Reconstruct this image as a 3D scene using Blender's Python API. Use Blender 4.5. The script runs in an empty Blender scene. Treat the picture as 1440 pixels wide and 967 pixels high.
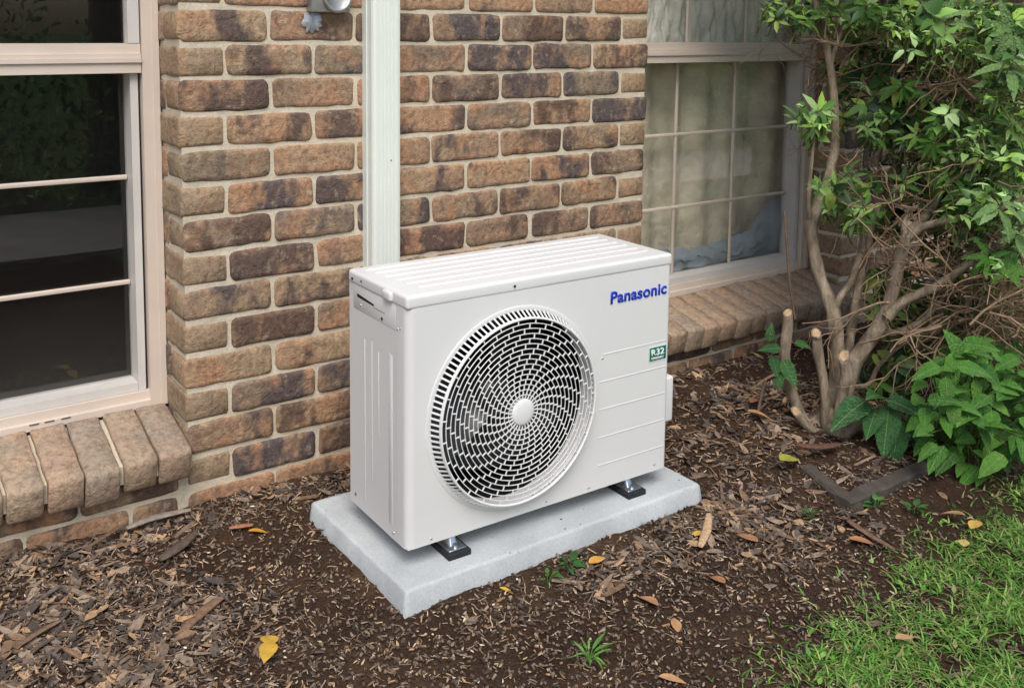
import bpy, bmesh, math, random
import numpy as np
from mathutils import Vector, Matrix, noise as mnoise
R_ = math.radians
random.seed(7); rng = np.random.default_rng(7)
sc = bpy.context.scene
COL = sc.collection

# ------------------------------------------------------------------ camera
CAM = Vector((-0.7181, -2.2920, 1.1945))
YAW, PITCH, ROLL, FPX, PPX, PPY = -0.59160, 1.46895, 0.00687, 1351.83, -68.9, -303.09
cd = bpy.data.cameras.new('camera'); cam = bpy.data.objects.new('camera', cd); COL.objects.link(cam)
RM = (Matrix.Rotation(YAW, 3, 'Z') @ Matrix.Rotation(PITCH, 3, 'X') @ Matrix.Rotation(ROLL, 3, 'Z'))
cam.matrix_world = Matrix.Translation(CAM) @ RM.to_4x4()
cd.sensor_width = 36; cd.lens = 36 * FPX / 1440
cd.shift_x = -PPX / 1440; cd.shift_y = PPY / 1440
cd.clip_start = 0.05; cd.clip_end = 500
sc.camera = cam

# ------------------------------------------------------------------ light
SUN_EL, SUN_AZ = 54, 208          # degrees; azimuth clockwise from +Y
w = bpy.data.worlds.new('World'); sc.world = w; w.use_nodes = True
nt = w.node_tree; bg = nt.nodes['Background']
sky = nt.nodes.new('ShaderNodeTexSky'); sky.sky_type = 'NISHITA'; sky.sun_disc = False
sky.sun_elevation = R_(SUN_EL); sky.sun_rotation = R_(SUN_AZ); sky.air_density = 1.0; sky.dust_density = 3.0; sky.ozone_density = 1.0
nt.links.new(sky.outputs[0], bg.inputs[0]); bg.inputs[1].default_value = 0.115
sd = bpy.data.lights.new('sun', 'SUN'); sun = bpy.data.objects.new('sun', sd); COL.objects.link(sun)
sd.energy = 1.5; sd.angle = R_(35); sd.color = (1.0, 0.98, 0.955)
sv = Vector((math.sin(R_(SUN_AZ)) * math.cos(R_(SUN_EL)), math.cos(R_(SUN_AZ)) * math.cos(R_(SUN_EL)), math.sin(R_(SUN_EL))))
sun.rotation_euler = sv.to_track_quat('Z', 'Y').to_euler(); sun.location = (-3, -6, 8)
vs = sc.view_settings
vs.view_transform = 'Standard'; vs.look = 'None'; vs.gamma = 1; vs.exposure = 0.68; vs.use_curve_mapping = False

# ------------------------------------------------------------------ helpers
def ray(px, py):
    return RM @ Vector(((px - 720 - PPX) / FPX, -(py - 483.5 - PPY) / FPX, -1.0))
def P(px, py, depth): return CAM + ray(px, py) * depth              # a point at a given depth
def G(px, py, z=0.0):                                               # a point on a level plane
    d = ray(px, py); return CAM + d * ((z - CAM.z) / d.z)
def depth_of(p): return -(RM.transposed() @ (Vector(p) - CAM)).z
def srgb(r, g, b):
    f = lambda c: c / 12.92 if c <= .04045 else ((c + .055) / 1.055) ** 2.4
    return (f(r / 255), f(g / 255), f(b / 255))

class MB:
    def __init__(s): s.v = []; s.f = []; s.c = []; s.smooth = []
    def add(s, vs, fs, col=None, smooth=False):
        n = len(s.v); s.v += [tuple(v) for v in vs]; s.f += [tuple(i + n for i in f) for f in fs]
        s.smooth += [smooth] * len(fs); s.c += [col or (1, 1, 1)] * len(vs)
        return s
    def box(s, x0, x1, y0, y1, z0, z1, col=None):
        vs = [(x, y, z) for z in (z0, z1) for y in (y0, y1) for x in (x0, x1)]
        return s.add(vs, [(0, 2, 3, 1), (4, 5, 7, 6), (0, 1, 5, 4), (2, 6, 7, 3), (0, 4, 6, 2), (1, 3, 7, 5)], col)
    def rbox(s, x0, x1, y0, y1, z0, z1, r, n=2, col=None):
        """box with rounded edges of radius r"""
        def ax(a, b):
            k = [a + r * (1 - math.cos(i / n * math.pi / 2)) for i in range(n + 1)] if False else [a + r * i / n for i in range(n + 1)]
            return k + [b - (t - a) for t in reversed(k)]
        X, Y, Z = ax(x0, x1), ax(y0, y1), ax(z0, z1); m = 2 * n + 2
        idx = {}; vs = []; fs = []
        def vid(i, j, k):
            key = (i, j, k)
            if key not in idx:
                p = Vector((X[i], Y[j], Z[k]))
                c = Vector((min(max(p.x, x0 + r), x1 - r), min(max(p.y, y0 + r), y1 - r), min(max(p.z, z0 + r), z1 - r)))
                d = p - c
                if d.length > 1e-9: p = c + d.normalized() * r
                idx[key] = len(vs); vs.append(p)
            return idx[key]
        M = m - 1
        for a in range(M):
            for b in range(M):
                fs.append((vid(a, b, 0), vid(a, b + 1, 0), vid(a + 1, b + 1, 0), vid(a + 1, b, 0)))
                fs.append((vid(a, b, M), vid(a + 1, b, M), vid(a + 1, b + 1, M), vid(a, b + 1, M)))
                fs.append((vid(a, 0, b), vid(a + 1, 0, b), vid(a + 1, 0, b + 1), vid(a, 0, b + 1)))
                fs.append((vid(a, M, b), vid(a, M, b + 1), vid(a + 1, M, b + 1), vid(a + 1, M, b)))
                fs.append((vid(0, a, b), vid(0, a, b + 1), vid(0, a + 1, b + 1), vid(0, a + 1, b)))
                fs.append((vid(M, a, b), vid(M, a + 1, b), vid(M, a + 1, b + 1), vid(M, a, b + 1)))
        return s.add(vs, fs, col, True)
    def tube(s, pts, rad, seg=8, col=None, cap=True, rough=0.0, seed=0):
        pts = [Vector(p) for p in pts]; n = len(pts)
        rad = rad if isinstance(rad, (list, tuple)) else [rad] * n
        vs = []; fs = []; up = None
        for i, p in enumerate(pts):
            t = (pts[min(i + 1, n - 1)] - pts[max(i - 1, 0)]).normalized()
            if up is None: up = t.orthogonal().normalized()
            up = (up - t * up.dot(t)).normalized(); b = t.cross(up)
            for k in range(seg):
                a = 2 * math.pi * k / seg; d = up * math.cos(a) + b * math.sin(a)
                rr = rad[i]
                if rough: rr *= 1 + rough * mnoise.noise(p * 25 + d * 1.2 + Vector((seed, 0, 0)))
                vs.append(p + d * rr)
        for i in range(n - 1):
            for k in range(seg):
                k2 = (k + 1) % seg
                fs.append((i * seg + k, i * seg + k2, (i + 1) * seg + k2, (i + 1) * seg + k))
        s.add(vs, fs, col, True)
        if cap:
            s.add(vs[-seg:], [tuple(range(seg))], col); s.add(vs[:seg], [tuple(reversed(range(seg)))], col)
        return s
    def mesh(s, name, mat):
        me = bpy.data.meshes.new(name); me.from_pydata(s.v, [], s.f)
        me.polygons.foreach_set('use_smooth', s.smooth)
        if any(c != (1, 1, 1) for c in s.c):
            ca = me.color_attributes.new('tint', 'FLOAT_COLOR', 'POINT')
            a = np.ones((len(s.v), 4), np.float32); a[:, :3] = np.array(s.c, np.float32)
            ca.data.foreach_set('color', a.ravel())
        if mat is not None: me.materials.append(mat)
        me.update(); return me

def link(name, me, parent=None):
    o = bpy.data.objects.new(name, me); COL.objects.link(o)
    if parent is not None:
        o.parent = parent
    return o
def tag(o, label=None, cat=None, group=None, kind=None):
    if label: o['label'] = label
    if cat: o['category'] = cat
    if group: o['group'] = group
    if kind: o['kind'] = kind
    return o
def empty(name, loc, rz=0.0):
    o = bpy.data.objects.new(name, None); COL.objects.link(o); o.location = loc; o.rotation_euler = (0, 0, rz)
    o.empty_display_size = .1; return o
def build(mb, name, mat, parent=None, sub=None):
    """world-space mesh as a part; sub = world location of the parent root to subtract"""
    if sub is not None: mb.v = [(a - sub[0], b - sub[1], c - sub[2]) for a, b, c in mb.v]
    return link(name, mb.mesh(name, mat), parent)

# ---- materials
def mat(name):
    m = bpy.data.materials.new(name); m.use_nodes = True
    return m, m.node_tree, m.node_tree.nodes['Principled BSDF']
def N(nt, t, **kw):
    n = nt.nodes.new('ShaderNode' + t)
    for k, v in kw.items():
        if isinstance(k, str) and hasattr(n, k): setattr(n, k, v)
    return n
def L(nt, a, b): nt.links.new(a, b)
def noise(nt, scale, vec=None, detail=4, rough=.55):
    n = N(nt, 'TexNoise'); n.inputs['Scale'].default_value = scale; n.inputs['Detail'].default_value = detail; n.inputs['Roughness'].default_value = rough
    if vec is not None: L(nt, vec, n.inputs['Vector'])
    return n
def ramp(nt, fac, stops):
    r = N(nt, 'ValToRGB'); e = r.color_ramp.elements
    while len(e) < len(stops): e.new(.5)
    for el, (p, c) in zip(e, stops): el.position = p; el.color = (*c, 1) if len(c) == 3 else c
    L(nt, fac, r.inputs[0]); return r
def mix(nt, fac, a, b, mode='MIX'):
    m = N(nt, 'MixRGB'); m.blend_type = mode
    for i, x in ((0, fac), (1, a), (2, b)):
        if hasattr(x, 'is_output'): L(nt, x, m.inputs[i])
        elif isinstance(x, (int, float)): m.inputs[i].default_value = x
        else: m.inputs[i].default_value = (*x, 1)
    return m.outputs[0]
def bump(nt, bs, h, dist, strength=1.0):
    b = N(nt, 'Bump'); b.inputs['Distance'].default_value = dist; b.inputs['Strength'].default_value = strength
    L(nt, h, b.inputs['Height']); L(nt, b.outputs[0], bs.inputs['Normal']); return b
def math_(nt, op, a, b=None, c=None):
    m = N(nt, 'Math'); m.operation = op
    for i, x in enumerate((a, b, c)):
        if x is None: continue
        if hasattr(x, 'is_output'): L(nt, x, m.inputs[i])
        else: m.inputs[i].default_value = x
    return m.outputs[0]
def simple(name, col, rough=.5, metal=0, nscale=0, namt=.15, bscale=0, bdist=.001):
    m, t, b = mat(name); b.inputs['Roughness'].default_value = rough; b.inputs['Metallic'].default_value = metal
    tc = N(t, 'TexCoord')
    if nscale:
        n = noise(t, nscale, tc.outputs['Object'])
        r = ramp(t, n.outputs[0], [(.3, tuple(c * (1 - namt) for c in col)), (.7, tuple(min(1, c * (1 + namt)) for c in col))])
        L(t, r.outputs[0], b.inputs['Base Color'])
    else: b.inputs['Base Color'].default_value = (*col, 1)
    if bscale:
        n2 = noise(t, bscale, tc.outputs['Object'], 6); bump(t, b, n2.outputs[0], bdist)
    return m

def brick_material(nm='brick_clay', plain_=False, tone=srgb(156, 138, 111), dk=(srgb(74, 70, 76), srgb(92, 70, 58)), bandk=.22):
    m, t, b = mat(nm); b.inputs['Roughness'].default_value = .82
    tc = N(t, 'TexCoord'); oi = N(t, 'ObjectInfo'); geo = N(t, 'NewGeometry')
    rv = N(t, 'TexWhiteNoise'); rv.noise_dimensions = '1D'; L(t, oi.outputs['Random'], rv.inputs['W'])
    off = N(t, 'VectorMath'); off.operation = 'MULTIPLY_ADD'; L(t, rv.outputs['Color'], off.inputs[0]); off.inputs[1].default_value = (31, 17, 23); L(t, tc.outputs['Object'], off.inputs[2])
    p = off.outputs[0]
    sep = N(t, 'SeparateColor'); L(t, rv.outputs['Color'], sep.inputs[0])
    base = ramp(t, sep.outputs[0], [(0, srgb(132, 116, 94)), (.2, srgb(166, 140, 110)), (.36, srgb(168, 128, 97)), (.5, srgb(142, 116, 92)), (.64, srgb(158, 132, 105)), (.8, srgb(124, 110, 94)), (1, srgb(150, 120, 95))])
    n1 = noise(t, 8, p, 4); n1.inputs['Distortion'].default_value = .8; orange = mix(t, ramp(t, n1.outputs[0], [(.45, (0, 0, 0)), (.64, (.68, .68, .68))]).outputs[0], base.outputs[0], srgb(178, 130, 96))
    n1b = noise(t, 24, p, 5, .65); orange = mix(t, ramp(t, n1b.outputs[0], [(.52, (0, 0, 0)), (.70, (.55, .55, .55))]).outputs[0], orange, srgb(190, 162, 130))
    # burnt band across the brick
    mp = N(t, 'Mapping'); mp.inputs['Scale'].default_value = (9.5, 3.5, 5.0); L(t, p, mp.inputs[0])
    n2 = noise(t, 1.0, mp.outputs[0], 3, .6)
    thr = math_(t, 'MULTIPLY_ADD', sep.outputs[1], .18, .40)
    band = math_(t, 'SUBTRACT', n2.outputs[0], thr); band = math_(t, 'MULTIPLY', math_(t, 'ADD', band, math_(t, 'MULTIPLY_ADD', noise(t, 48, p, 4, .65).outputs[0], .22, -.11)), 9.0)
    nn = N(t, 'Clamp'); L(t, band, nn.inputs[0])
    # header ends stay plain
    vt = N(t, 'VectorTransform'); vt.vector_type = 'NORMAL'; vt.convert_from = 'WORLD'; vt.convert_to = 'OBJECT'; L(t, geo.outputs['True Normal'], vt.inputs[0])
    sx = N(t, 'SeparateXYZ'); L(t, vt.outputs[0], sx.inputs[0]); ax = math_(t, 'ABSOLUTE', sx.outputs[0])
    notend = math_(t, 'LESS_THAN', ax, .8); bandf = math_(t, 'MULTIPLY', nn.outputs[0], math_(t, 'MULTIPLY_ADD', notend, bandk if plain_ else .80, .10))
    dark = mix(t, sep.outputs[2], *dk)
    c = mix(t, bandf, orange, dark)
    nm_ = noise(t, 55, p, 5, .7); c = mix(t, ramp(t, nm_.outputs[0], [(.50, (0, 0, 0)), (.64, (.42, .42, .42))]).outputs[0], c, srgb(108, 92, 80)); c = mix(t, ramp(t, noise(t, 38, p, 5, .7).outputs[0], [(.56, (0, 0, 0)), (.68, (.45, .45, .45))]).outputs[0], c, srgb(196, 172, 142))
    c = mix(t, (.5 if plain_ else math_(t, 'MULTIPLY', math_(t, 'SUBTRACT', 1.0, notend), .5)), c, tone)
    n3 = noise(t, 70, p, 6, .7); c = mix(t, 1.0, c, ramp(t, n3.outputs[0], [(.28, (.5, .48, .46)), (.52, (1, 1, 1)), (.75, (1.3, 1.27, 1.22))]).outputs[0], 'MULTIPLY')
    n4 = noise(t, 260, p, 2); c = mix(t, ramp(t, n4.outputs[0], [(.70, (0, 0, 0)), (.76, (.55, .55, .55))]).outputs[0], c, srgb(205, 188, 160))
    c = mix(t, ramp(t, n4.outputs[0], [(.25, (.8, .8, .8)), (.30, (0, 0, 0))]).outputs[0], c, srgb(52, 42, 38))
    L(t, c, b.inputs['Base Color'])
    wv = noise(t, 20, p, 6, .6); wv.inputs['Distortion'].default_value = 1.6
    h = math_(t, 'ADD', math_(t, 'MULTIPLY_ADD', nm_.outputs[0], .45, wv.outputs[0]), math_(t, 'MULTIPLY', n4.outputs[0], .25))
    bump(t, b, h, .008, .9); return m

def mortar_material():
    m, t, b = mat('mortar'); b.inputs['Roughness'].default_value = .9
    tc = N(t, 'TexCoord'); n = noise(t, 9, tc.outputs['Object'], 5); n2 = noise(t, 160, tc.outputs['Object'], 5, .7)
    c = ramp(t, n.outputs[0], [(.3, srgb(196, 184, 160)), (.7, srgb(218, 207, 186))]).outputs[0]
    c = mix(t, 1.0, c, ramp(t, n2.outputs[0], [(.3, (.78, .77, .75)), (.6, (1, 1, 1))]).outputs[0], 'MULTIPLY')
    L(t, c, b.inputs['Base Color'])
    n3 = noise(t, 45, tc.outputs['Object'], 6, .6)
    bump(t, b, math_(t, 'ADD', n3.outputs[0], math_(t, 'MULTIPLY', n2.outputs[0], .3)), .004, .8); return m

def tint_material(name, rough=.7, spec=.3, transl=0.0, nscale=60, namt=.25):
    """colour comes from a per-piece tint"""
    m, t, b = mat(name); b.inputs['Roughness'].default_value = rough; b.inputs['Specular IOR Level'].default_value = spec
    at = N(t, 'VertexColor'); at.layer_name = 'tint'; tc = N(t, 'TexCoord'); n = noise(t, nscale, tc.outputs['Object'], 4)
    c = mix(t, 1.0, at.outputs[0], ramp(t, n.outputs[0], [(.3, (1 - namt,) * 3), (.7, (1 + namt,) * 3)]).outputs[0], 'MULTIPLY')
    L(t, c, b.inputs['Base Color'])
    if transl:
        out = t.nodes['Material Output']; tr = N(t, 'BsdfTranslucent'); L(t, c, tr.inputs[0]); ms = N(t, 'MixShader'); ms.inputs[0].default_value = transl
        L(t, b.outputs[0], ms.inputs[1]); L(t, tr.outputs[0], ms.inputs[2]); L(t, ms.outputs[0], out.inputs[0])
    return m
def leaf_material(name, cols, rough=.42, transl=.22, vein=True):
    m, t, b = mat(name); b.inputs['Roughness'].default_value = rough; b.inputs['Specular IOR Level'].default_value = .45
    oi = N(t, 'ObjectInfo'); tc = N(t, 'TexCoord')
    k = len(cols) - 1
    r = ramp(t, oi.outputs['Random'], [(i / k, c) for i, c in enumerate(cols)])
    n = noise(t, 7, tc.outputs['Object'], 4)
    c = mix(t, 1.0, r.outputs[0], ramp(t, n.outputs[0], [(.3, (.72, .74, .7)), (.7, (1.2, 1.18, 1.15))]).outputs[0], 'MULTIPLY')
    if vein:   # pale midrib along local X
        sp = N(t, 'SeparateXYZ'); L(t, tc.outputs['Object'], sp.inputs[0])
        mr = math_(t, 'LESS_THAN', math_(t, 'ABSOLUTE', sp.outputs[1]), .011)
        ab = math_(t, 'ABSOLUTE', sp.outputs[1]); v = math_(t, 'SINE', math_(t, 'MULTIPLY', math_(t, 'SUBTRACT', sp.outputs[0], math_(t, 'MULTIPLY', ab, .8)), 55))
        vm = math_(t, 'MULTIPLY', math_(t, 'GREATER_THAN', v, .95), .10)
        c = mix(t, math_(t, 'MAXIMUM', math_(t, 'MULTIPLY', mr, .3), vm), c, srgb(165, 185, 130))
    L(t, c, b.inputs['Base Color']); bump(t, b, noise(t, 16, tc.outputs['Object'], 3).outputs[0], .03, .5)
    out = t.nodes['Material Output']; tr = N(t, 'BsdfTranslucent'); L(t, c, tr.inputs[0]); ms = N(t, 'MixShader'); ms.inputs[0].default_value = transl
    L(t, b.outputs[0], ms.inputs[1]); L(t, tr.outputs[0], ms.inputs[2]); L(t, ms.outputs[0], out.inputs[0]); return m
def glass_material(name, rough=.0, bumpy=0.0, dirt=.006):
    m = bpy.data.materials.new(name); m.use_nodes = True; t = m.node_tree; t.nodes.remove(t.nodes['Principled BSDF']); out = t.nodes['Material Output']
    tr = N(t, 'BsdfTransparent'); tr.inputs[0].default_value = (.95, .95, .94, 1); gl = N(t, 'BsdfGlossy'); gl.inputs['Roughness'].default_value = rough
    fr = N(t, 'Fresnel'); gq = N(t, 'NewGeometry'); L(t, math_(t, 'MULTIPLY_ADD', gq.outputs['Backfacing'], 1 / 1.5 - 1.5, 1.5), fr.inputs[0]); ms = N(t, 'MixShader'); L(t, fr.outputs[0], ms.inputs[0]); L(t, tr.outputs[0], ms.inputs[1]); L(t, gl.outputs[0], ms.inputs[2])
    df = N(t, 'BsdfDiffuse'); df.inputs[0].default_value = (.5, .5, .48, 1); m2 = N(t, 'MixShader')
    tc = N(t, 'TexCoord'); n = noise(t, 90, tc.outputs['Object'], 5, .7)
    L(t, ramp(t, n.outputs[0], [(.45, (dirt * .3,) * 3), (.72, (dirt * 1.5,) * 3), (.78, (dirt * 6,) * 3)]).outputs[0], m2.inputs[0])
    L(t, ms.outputs[0], m2.inputs[1]); L(t, df.outputs[0], m2.inputs[2]); L(t, m2.outputs[0], out.inputs[0])
    if bumpy:
        v = N(t, 'TexVoronoi'); v.inputs['Scale'].default_value = 22; v.feature = 'SMOOTH_F1'; L(t, tc.outputs['Object'], v.inputs['Vector'])
        bp = N(t, 'Bump'); bp.inputs['Distance'].default_value = .02; L(t, v.outputs[0], bp.inputs['Height'])
        for x in (gl, fr): L(t, bp.outputs[0], x.inputs['Normal'])
    return m

M = {}
M['brick'] = brick_material(); M['mortar'] = mortar_material()
M['frame'] = simple('almond_aluminium', srgb(206, 192, 178), .42, 0, 8, .05)
M['frame2'] = simple('almond_sash', srgb(200, 196, 190), .45, 0, 8, .06)
M['gap_shade'] = simple('gap_shade_black', (.012, .012, .013), .6)
M['glass'] = glass_material('window_glass'); M['bubble'] = glass_material('obscure_glass', .08, 1.0, .08)
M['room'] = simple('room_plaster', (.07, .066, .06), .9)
M['acw'] = simple('powder_coat_white', srgb(218, 218, 215), .36, 0, 3, .02, 900, .00015)
M['acw2'] = simple('grille_plastic_white', srgb(226, 226, 223), .42)
M['acdark'] = simple('dark_inside', (.012, .012, .014), .55)
M['fan'] = simple('fan_plastic', (.018, .019, .022), .35)
M['seam'] = simple('seam_shadow_gap', (.10, .10, .095), .7)
M['zinc'] = simple('zinc_plated_steel', (.62, .66, .70), .28, 1.0, 40, .15)
M['rubber'] = simple('black_rubber', (.012, .013, .016), .7, 0, 60, .3)
M['blue'] = simple('logo_blue', (.004, .028, .40), .4)
M['green'] = simple('sticker_green', (.0, .145, .085), .35)
M['white'] = simple('print_white', (.85, .86, .85), .4)
M['duct'] = simple('duct_pvc', srgb(220, 226, 217), .4, 0, 5, .03)
M['galv'] = simple('galvanised_steel', (.42, .42, .40), .45, .8, 30, .2)

# ================================================================== SETTING: ground
def smooth(a, b, x):
    t = min(max((x - a) / (b - a), 0), 1); return t * t * (3 - 2 * t)
def ghz(x, y):
    """height of the bare ground"""
    h = .010 * mnoise.noise(Vector((x * 3.1, y * 3.1, 0))) + .006 * mnoise.noise(Vector((x * 11, y * 11, 3))) + .0045 * mnoise.noise(Vector((x * 34, y * 34, 7))) + .003 * mnoise.noise(Vector((x * 80, y * 80, 9)))
    h += .055 * math.exp(-(((x - 1.78) / .33) ** 2 + ((y + .52) / .3) ** 2))       # heap round the shrub
    near = math.exp(-((x - .66) / .9) ** 4 - ((y + .45) / .7) ** 4)
    # keep below the slab
    if .25 < x < 1.09 and -.66 < y < -.24: h = min(h, .012)
    return h - .004 * near
def axis(lo, hi, step, far):
    f = list(np.arange(lo, hi, step)); out = []; d = step; x = f[-1]
    while x < far: d *= 1.5; x += d; out.append(x)
    neg = []; d = step; x = f[0]
    while x > -far: d *= 1.5; x -= d; neg.append(x)
    return list(reversed(neg)) + f + out
gx = axis(-.75, 3.1, .0115, 130); gy = axis(-1.75, .04, .0115, 130)
gv = []; 
for y in gy:
    for x in gx:
        core = -1.2 < x < 4 and -2.2 < y < .3
        gv.append((x, y, ghz(x, y) if core else .006 * mnoise.noise(Vector((x, y, 0)))))
nx = len(gx); gf = [(j * nx + i, j * nx + i + 1, (j + 1) * nx + i + 1, (j + 1) * nx + i) for j in range(len(gy) - 1) for i in range(nx - 1)]
gme = bpy.data.meshes.new('ground'); gme.from_pydata(gv, [], gf); gme.polygons.foreach_set('use_smooth', [True] * len(gf))
def soil_material():
    m, t, b = mat('soil'); b.inputs['Roughness'].default_value = .95; b.inputs['Specular IOR Level'].default_value = .15
    tc = N(t, 'TexCoord'); o = tc.outputs['Object']
    n = noise(t, 5, o, 6); n2 = noise(t, 120, o, 6, .7); n3 = noise(t, 330, o, 3)
    c = ramp(t, n.outputs[0], [(.3, srgb(62, 46, 36)), (.5, srgb(79, 60, 46)), (.7, srgb(95, 73, 56))]).outputs[0]
    c = mix(t, 1.0, c, ramp(t, n2.outputs[0], [(.3, (.5, .48, .46)), (.55, (1, 1, 1)), (.75, (1.5, 1.48, 1.42))]).outputs[0], 'MULTIPLY')
    c = mix(t, ramp(t, n3.outputs[0], [(.70, (0, 0, 0)), (.74, (.8, .8, .8))]).outputs[0], c, srgb(190, 165, 135))
    # lawn beyond the bed: turf colour past the near ground
    sp = N(t, 'SeparateXYZ'); L(t, o, sp.inputs[0])
    wob = math_(t, 'MULTIPLY_ADD', noise(t, 3, o, 3).outputs[0], .5, -.25)
    far = math_(t, 'MULTIPLY', math_(t, 'LESS_THAN', math_(t, 'ADD', sp.outputs[1], wob), -1.75), math_(t, 'GREATER_THAN', math_(t, 'ADD', sp.outputs[0], wob), .55))
    turf = ramp(t, noise(t, 40, o, 5).outputs[0], [(.3, srgb(52, 78, 32)), (.7, srgb(98, 128, 58))]).outputs[0]
    c = mix(t, far, c, turf); L(t, c, b.inputs['Base Color'])
    bump(t, b, math_(t, 'ADD', n2.outputs[0], math_(t, 'MULTIPLY', n3.outputs[0], .4)), .012, 1.0); return m
gme.materials.append(soil_material()); ground = link('ground', gme); ground['kind'] = 'structure'
pth = MB(); pth.box(-8, 9, -3.75, -2.45, -.05, .022)
path = build(pth, 'path', simple('path_concrete', srgb(190, 182, 170), .85, 0, 6, .2, 120, .002)); path['kind'] = 'structure'

# ================================================================== HOUSE
house = tag(empty('brick_house', (0, 0, 0)), 'brown and tan brick house wall with two beige framed windows', 'house')
WX0, WX1, WX2, WX3 = -1.10, 0.0, 1.55, 2.65          # left window, pier, right window
REC = .165; TOP = 2.45; WTOP = 1.95; SB = .205
core = MB(); MZ = .0048
core.box(-2.4, WX0 - MZ, MZ, .30, -.15, TOP)
core.box(WX1 + MZ, WX2 - MZ, MZ, .30, -.15, TOP)
core.box(WX3 + MZ, 5.2, MZ, .30, -.15, TOP)
for a, b in ((WX0, WX1), (WX2, WX3)):
    core.box(a - MZ, b + MZ, MZ, .30, -.15, .165)
    core.box(a - MZ, b + MZ, MZ, .30, WTOP, TOP)
wall = build(core, 'wall', M['mortar'], house)
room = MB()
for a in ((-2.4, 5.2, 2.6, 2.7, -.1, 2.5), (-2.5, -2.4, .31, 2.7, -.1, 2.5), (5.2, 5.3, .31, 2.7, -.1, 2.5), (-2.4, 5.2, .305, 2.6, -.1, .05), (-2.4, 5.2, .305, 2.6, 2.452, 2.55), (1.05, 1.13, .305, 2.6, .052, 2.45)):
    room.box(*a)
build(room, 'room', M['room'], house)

def brick_mesh(L_, W_, H_, seed, r=.0125, amp=.0045, material=None):
    """a fired brick: rounded, uneven arrises. origin at its centre, length along X"""
    rr = random.Random(seed); r = r * rr.uniform(.85, 1.35); off = Vector((rr.uniform(0, 50), rr.uniform(0, 50), 0))
    e = .0042                                  # arris
    def ax(l, k):
        h = l / 2; core_ = [-h + r + (l - 2 * r) * i / k for i in range(k + 1)]
        return [-h] + core_ + [h]
    X, Z = ax(L_, max(2, int(L_ / .036))), ax(H_, 1); Y = [-W_ / 2, -W_ / 2 + e, W_ / 2 - e, W_ / 2]
    idx = {}; vs = []; fs = []
    def vid(i, j, k):
        if (i, j, k) not in idx:
            p = Vector((X[i], 0, Z[k])); hx, hz = L_ / 2 - r, H_ / 2 - r
            c = Vector((min(max(p.x, -hx), hx), 0, min(max(p.z, -hz), hz))); d = p - c
            rim = d.length > 1e-9
            if rim:
                d.normalize(); cor = abs(d.x) > .1 and abs(d.z) > .1
                p = c + d * (r * 1.02 - (e if j in (0, 3) else 0))
            p.y = Y[j]
            q = p * 30 + off
            q3 = p * 75 + off; p = p + Vector((0, 0, mnoise.noise(q3))) * amp * .35
            p = p + Vector((mnoise.noise(q), mnoise.noise(q + Vector((9, 0, 0))) * .45, mnoise.noise(q + Vector((0, 9, 0))))) * amp
            idx[(i, j, k)] = len(vs); vs.append(p)
        return idx[(i, j, k)]
    nx_, ny_, nz_ = len(X) - 1, len(Y) - 1, len(Z) - 1
    for i in range(nx_):
        for j in range(ny_):
            fs.append((vid(i, j, 0), vid(i, j + 1, 0), vid(i + 1, j + 1, 0), vid(i + 1, j, 0))); fs.append((vid(i, j, nz_), vid(i + 1, j, nz_), vid(i + 1, j + 1, nz_), vid(i, j + 1, nz_)))
        for k in range(nz_):
            fs.append((vid(i, 0, k), vid(i + 1, 0, k), vid(i + 1, 0, k + 1), vid(i, 0, k + 1))); fs.append((vid(i, ny_, k), vid(i, ny_, k + 1), vid(i + 1, ny_, k + 1), vid(i + 1, ny_, k)))
    for j in range(ny_):
        for k in range(nz_):
            fs.append((vid(0, j, k), vid(0, j, k + 1), vid(0, j + 1, k + 1), vid(0, j + 1, k))); fs.append((vid(nx_, j, k), vid(nx_, j + 1, k), vid(nx_, j + 1, k + 1), vid(nx_, j, k + 1)))
    b_ = MB(); b_.add(vs, fs, None, True); return b_
BL, BW, BH = .2305, .11, .0755
full = [brick_mesh(BL, BW, BH, i).mesh('brick_full', M['brick']) for i in range(22)]
M['brickplain'] = brick_material('brick_end_clay', True)
plain = [brick_mesh(BL, BW, BH, 30 + i).mesh('brick_full', M['brickplain']) for i in range(6)]
half = [brick_mesh(.111, BW, BH, 50 + i).mesh('brick_half', M['brick']) for i in range(6)]
closer = [brick_mesh(.046, BW, BH, 80 + i, .008).mesh('brick_closer', M['brick']) for i in range(4)]
upper = MB()
def lay(kind, cx, cy, cz, rz=0.0, pick=None):
    """one brick; rows above the eye line of the picture go into the joined upper courses"""
    j = lambda a: random.uniform(-a, a)
    me = random.choice(kind)
    if cz > 1.50:
        Mx = Matrix.Translation((cx, cy, cz)) @ Matrix.Rotation(rz, 4, 'Z')
        upper.add([Mx @ v.co for v in me.vertices], [tuple(p.vertices) for p in me.polygons], None, True); return
    o = link('brick', me, wall); o.location = (cx + j(.002), cy + j(.0016), cz + j(.0016)); o.rotation_euler = (j(.006) + random.choice((0, 0, math.pi)), j(.008), rz + j(.006) + random.choice((0, math.pi)))
PROUD = .0
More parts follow.
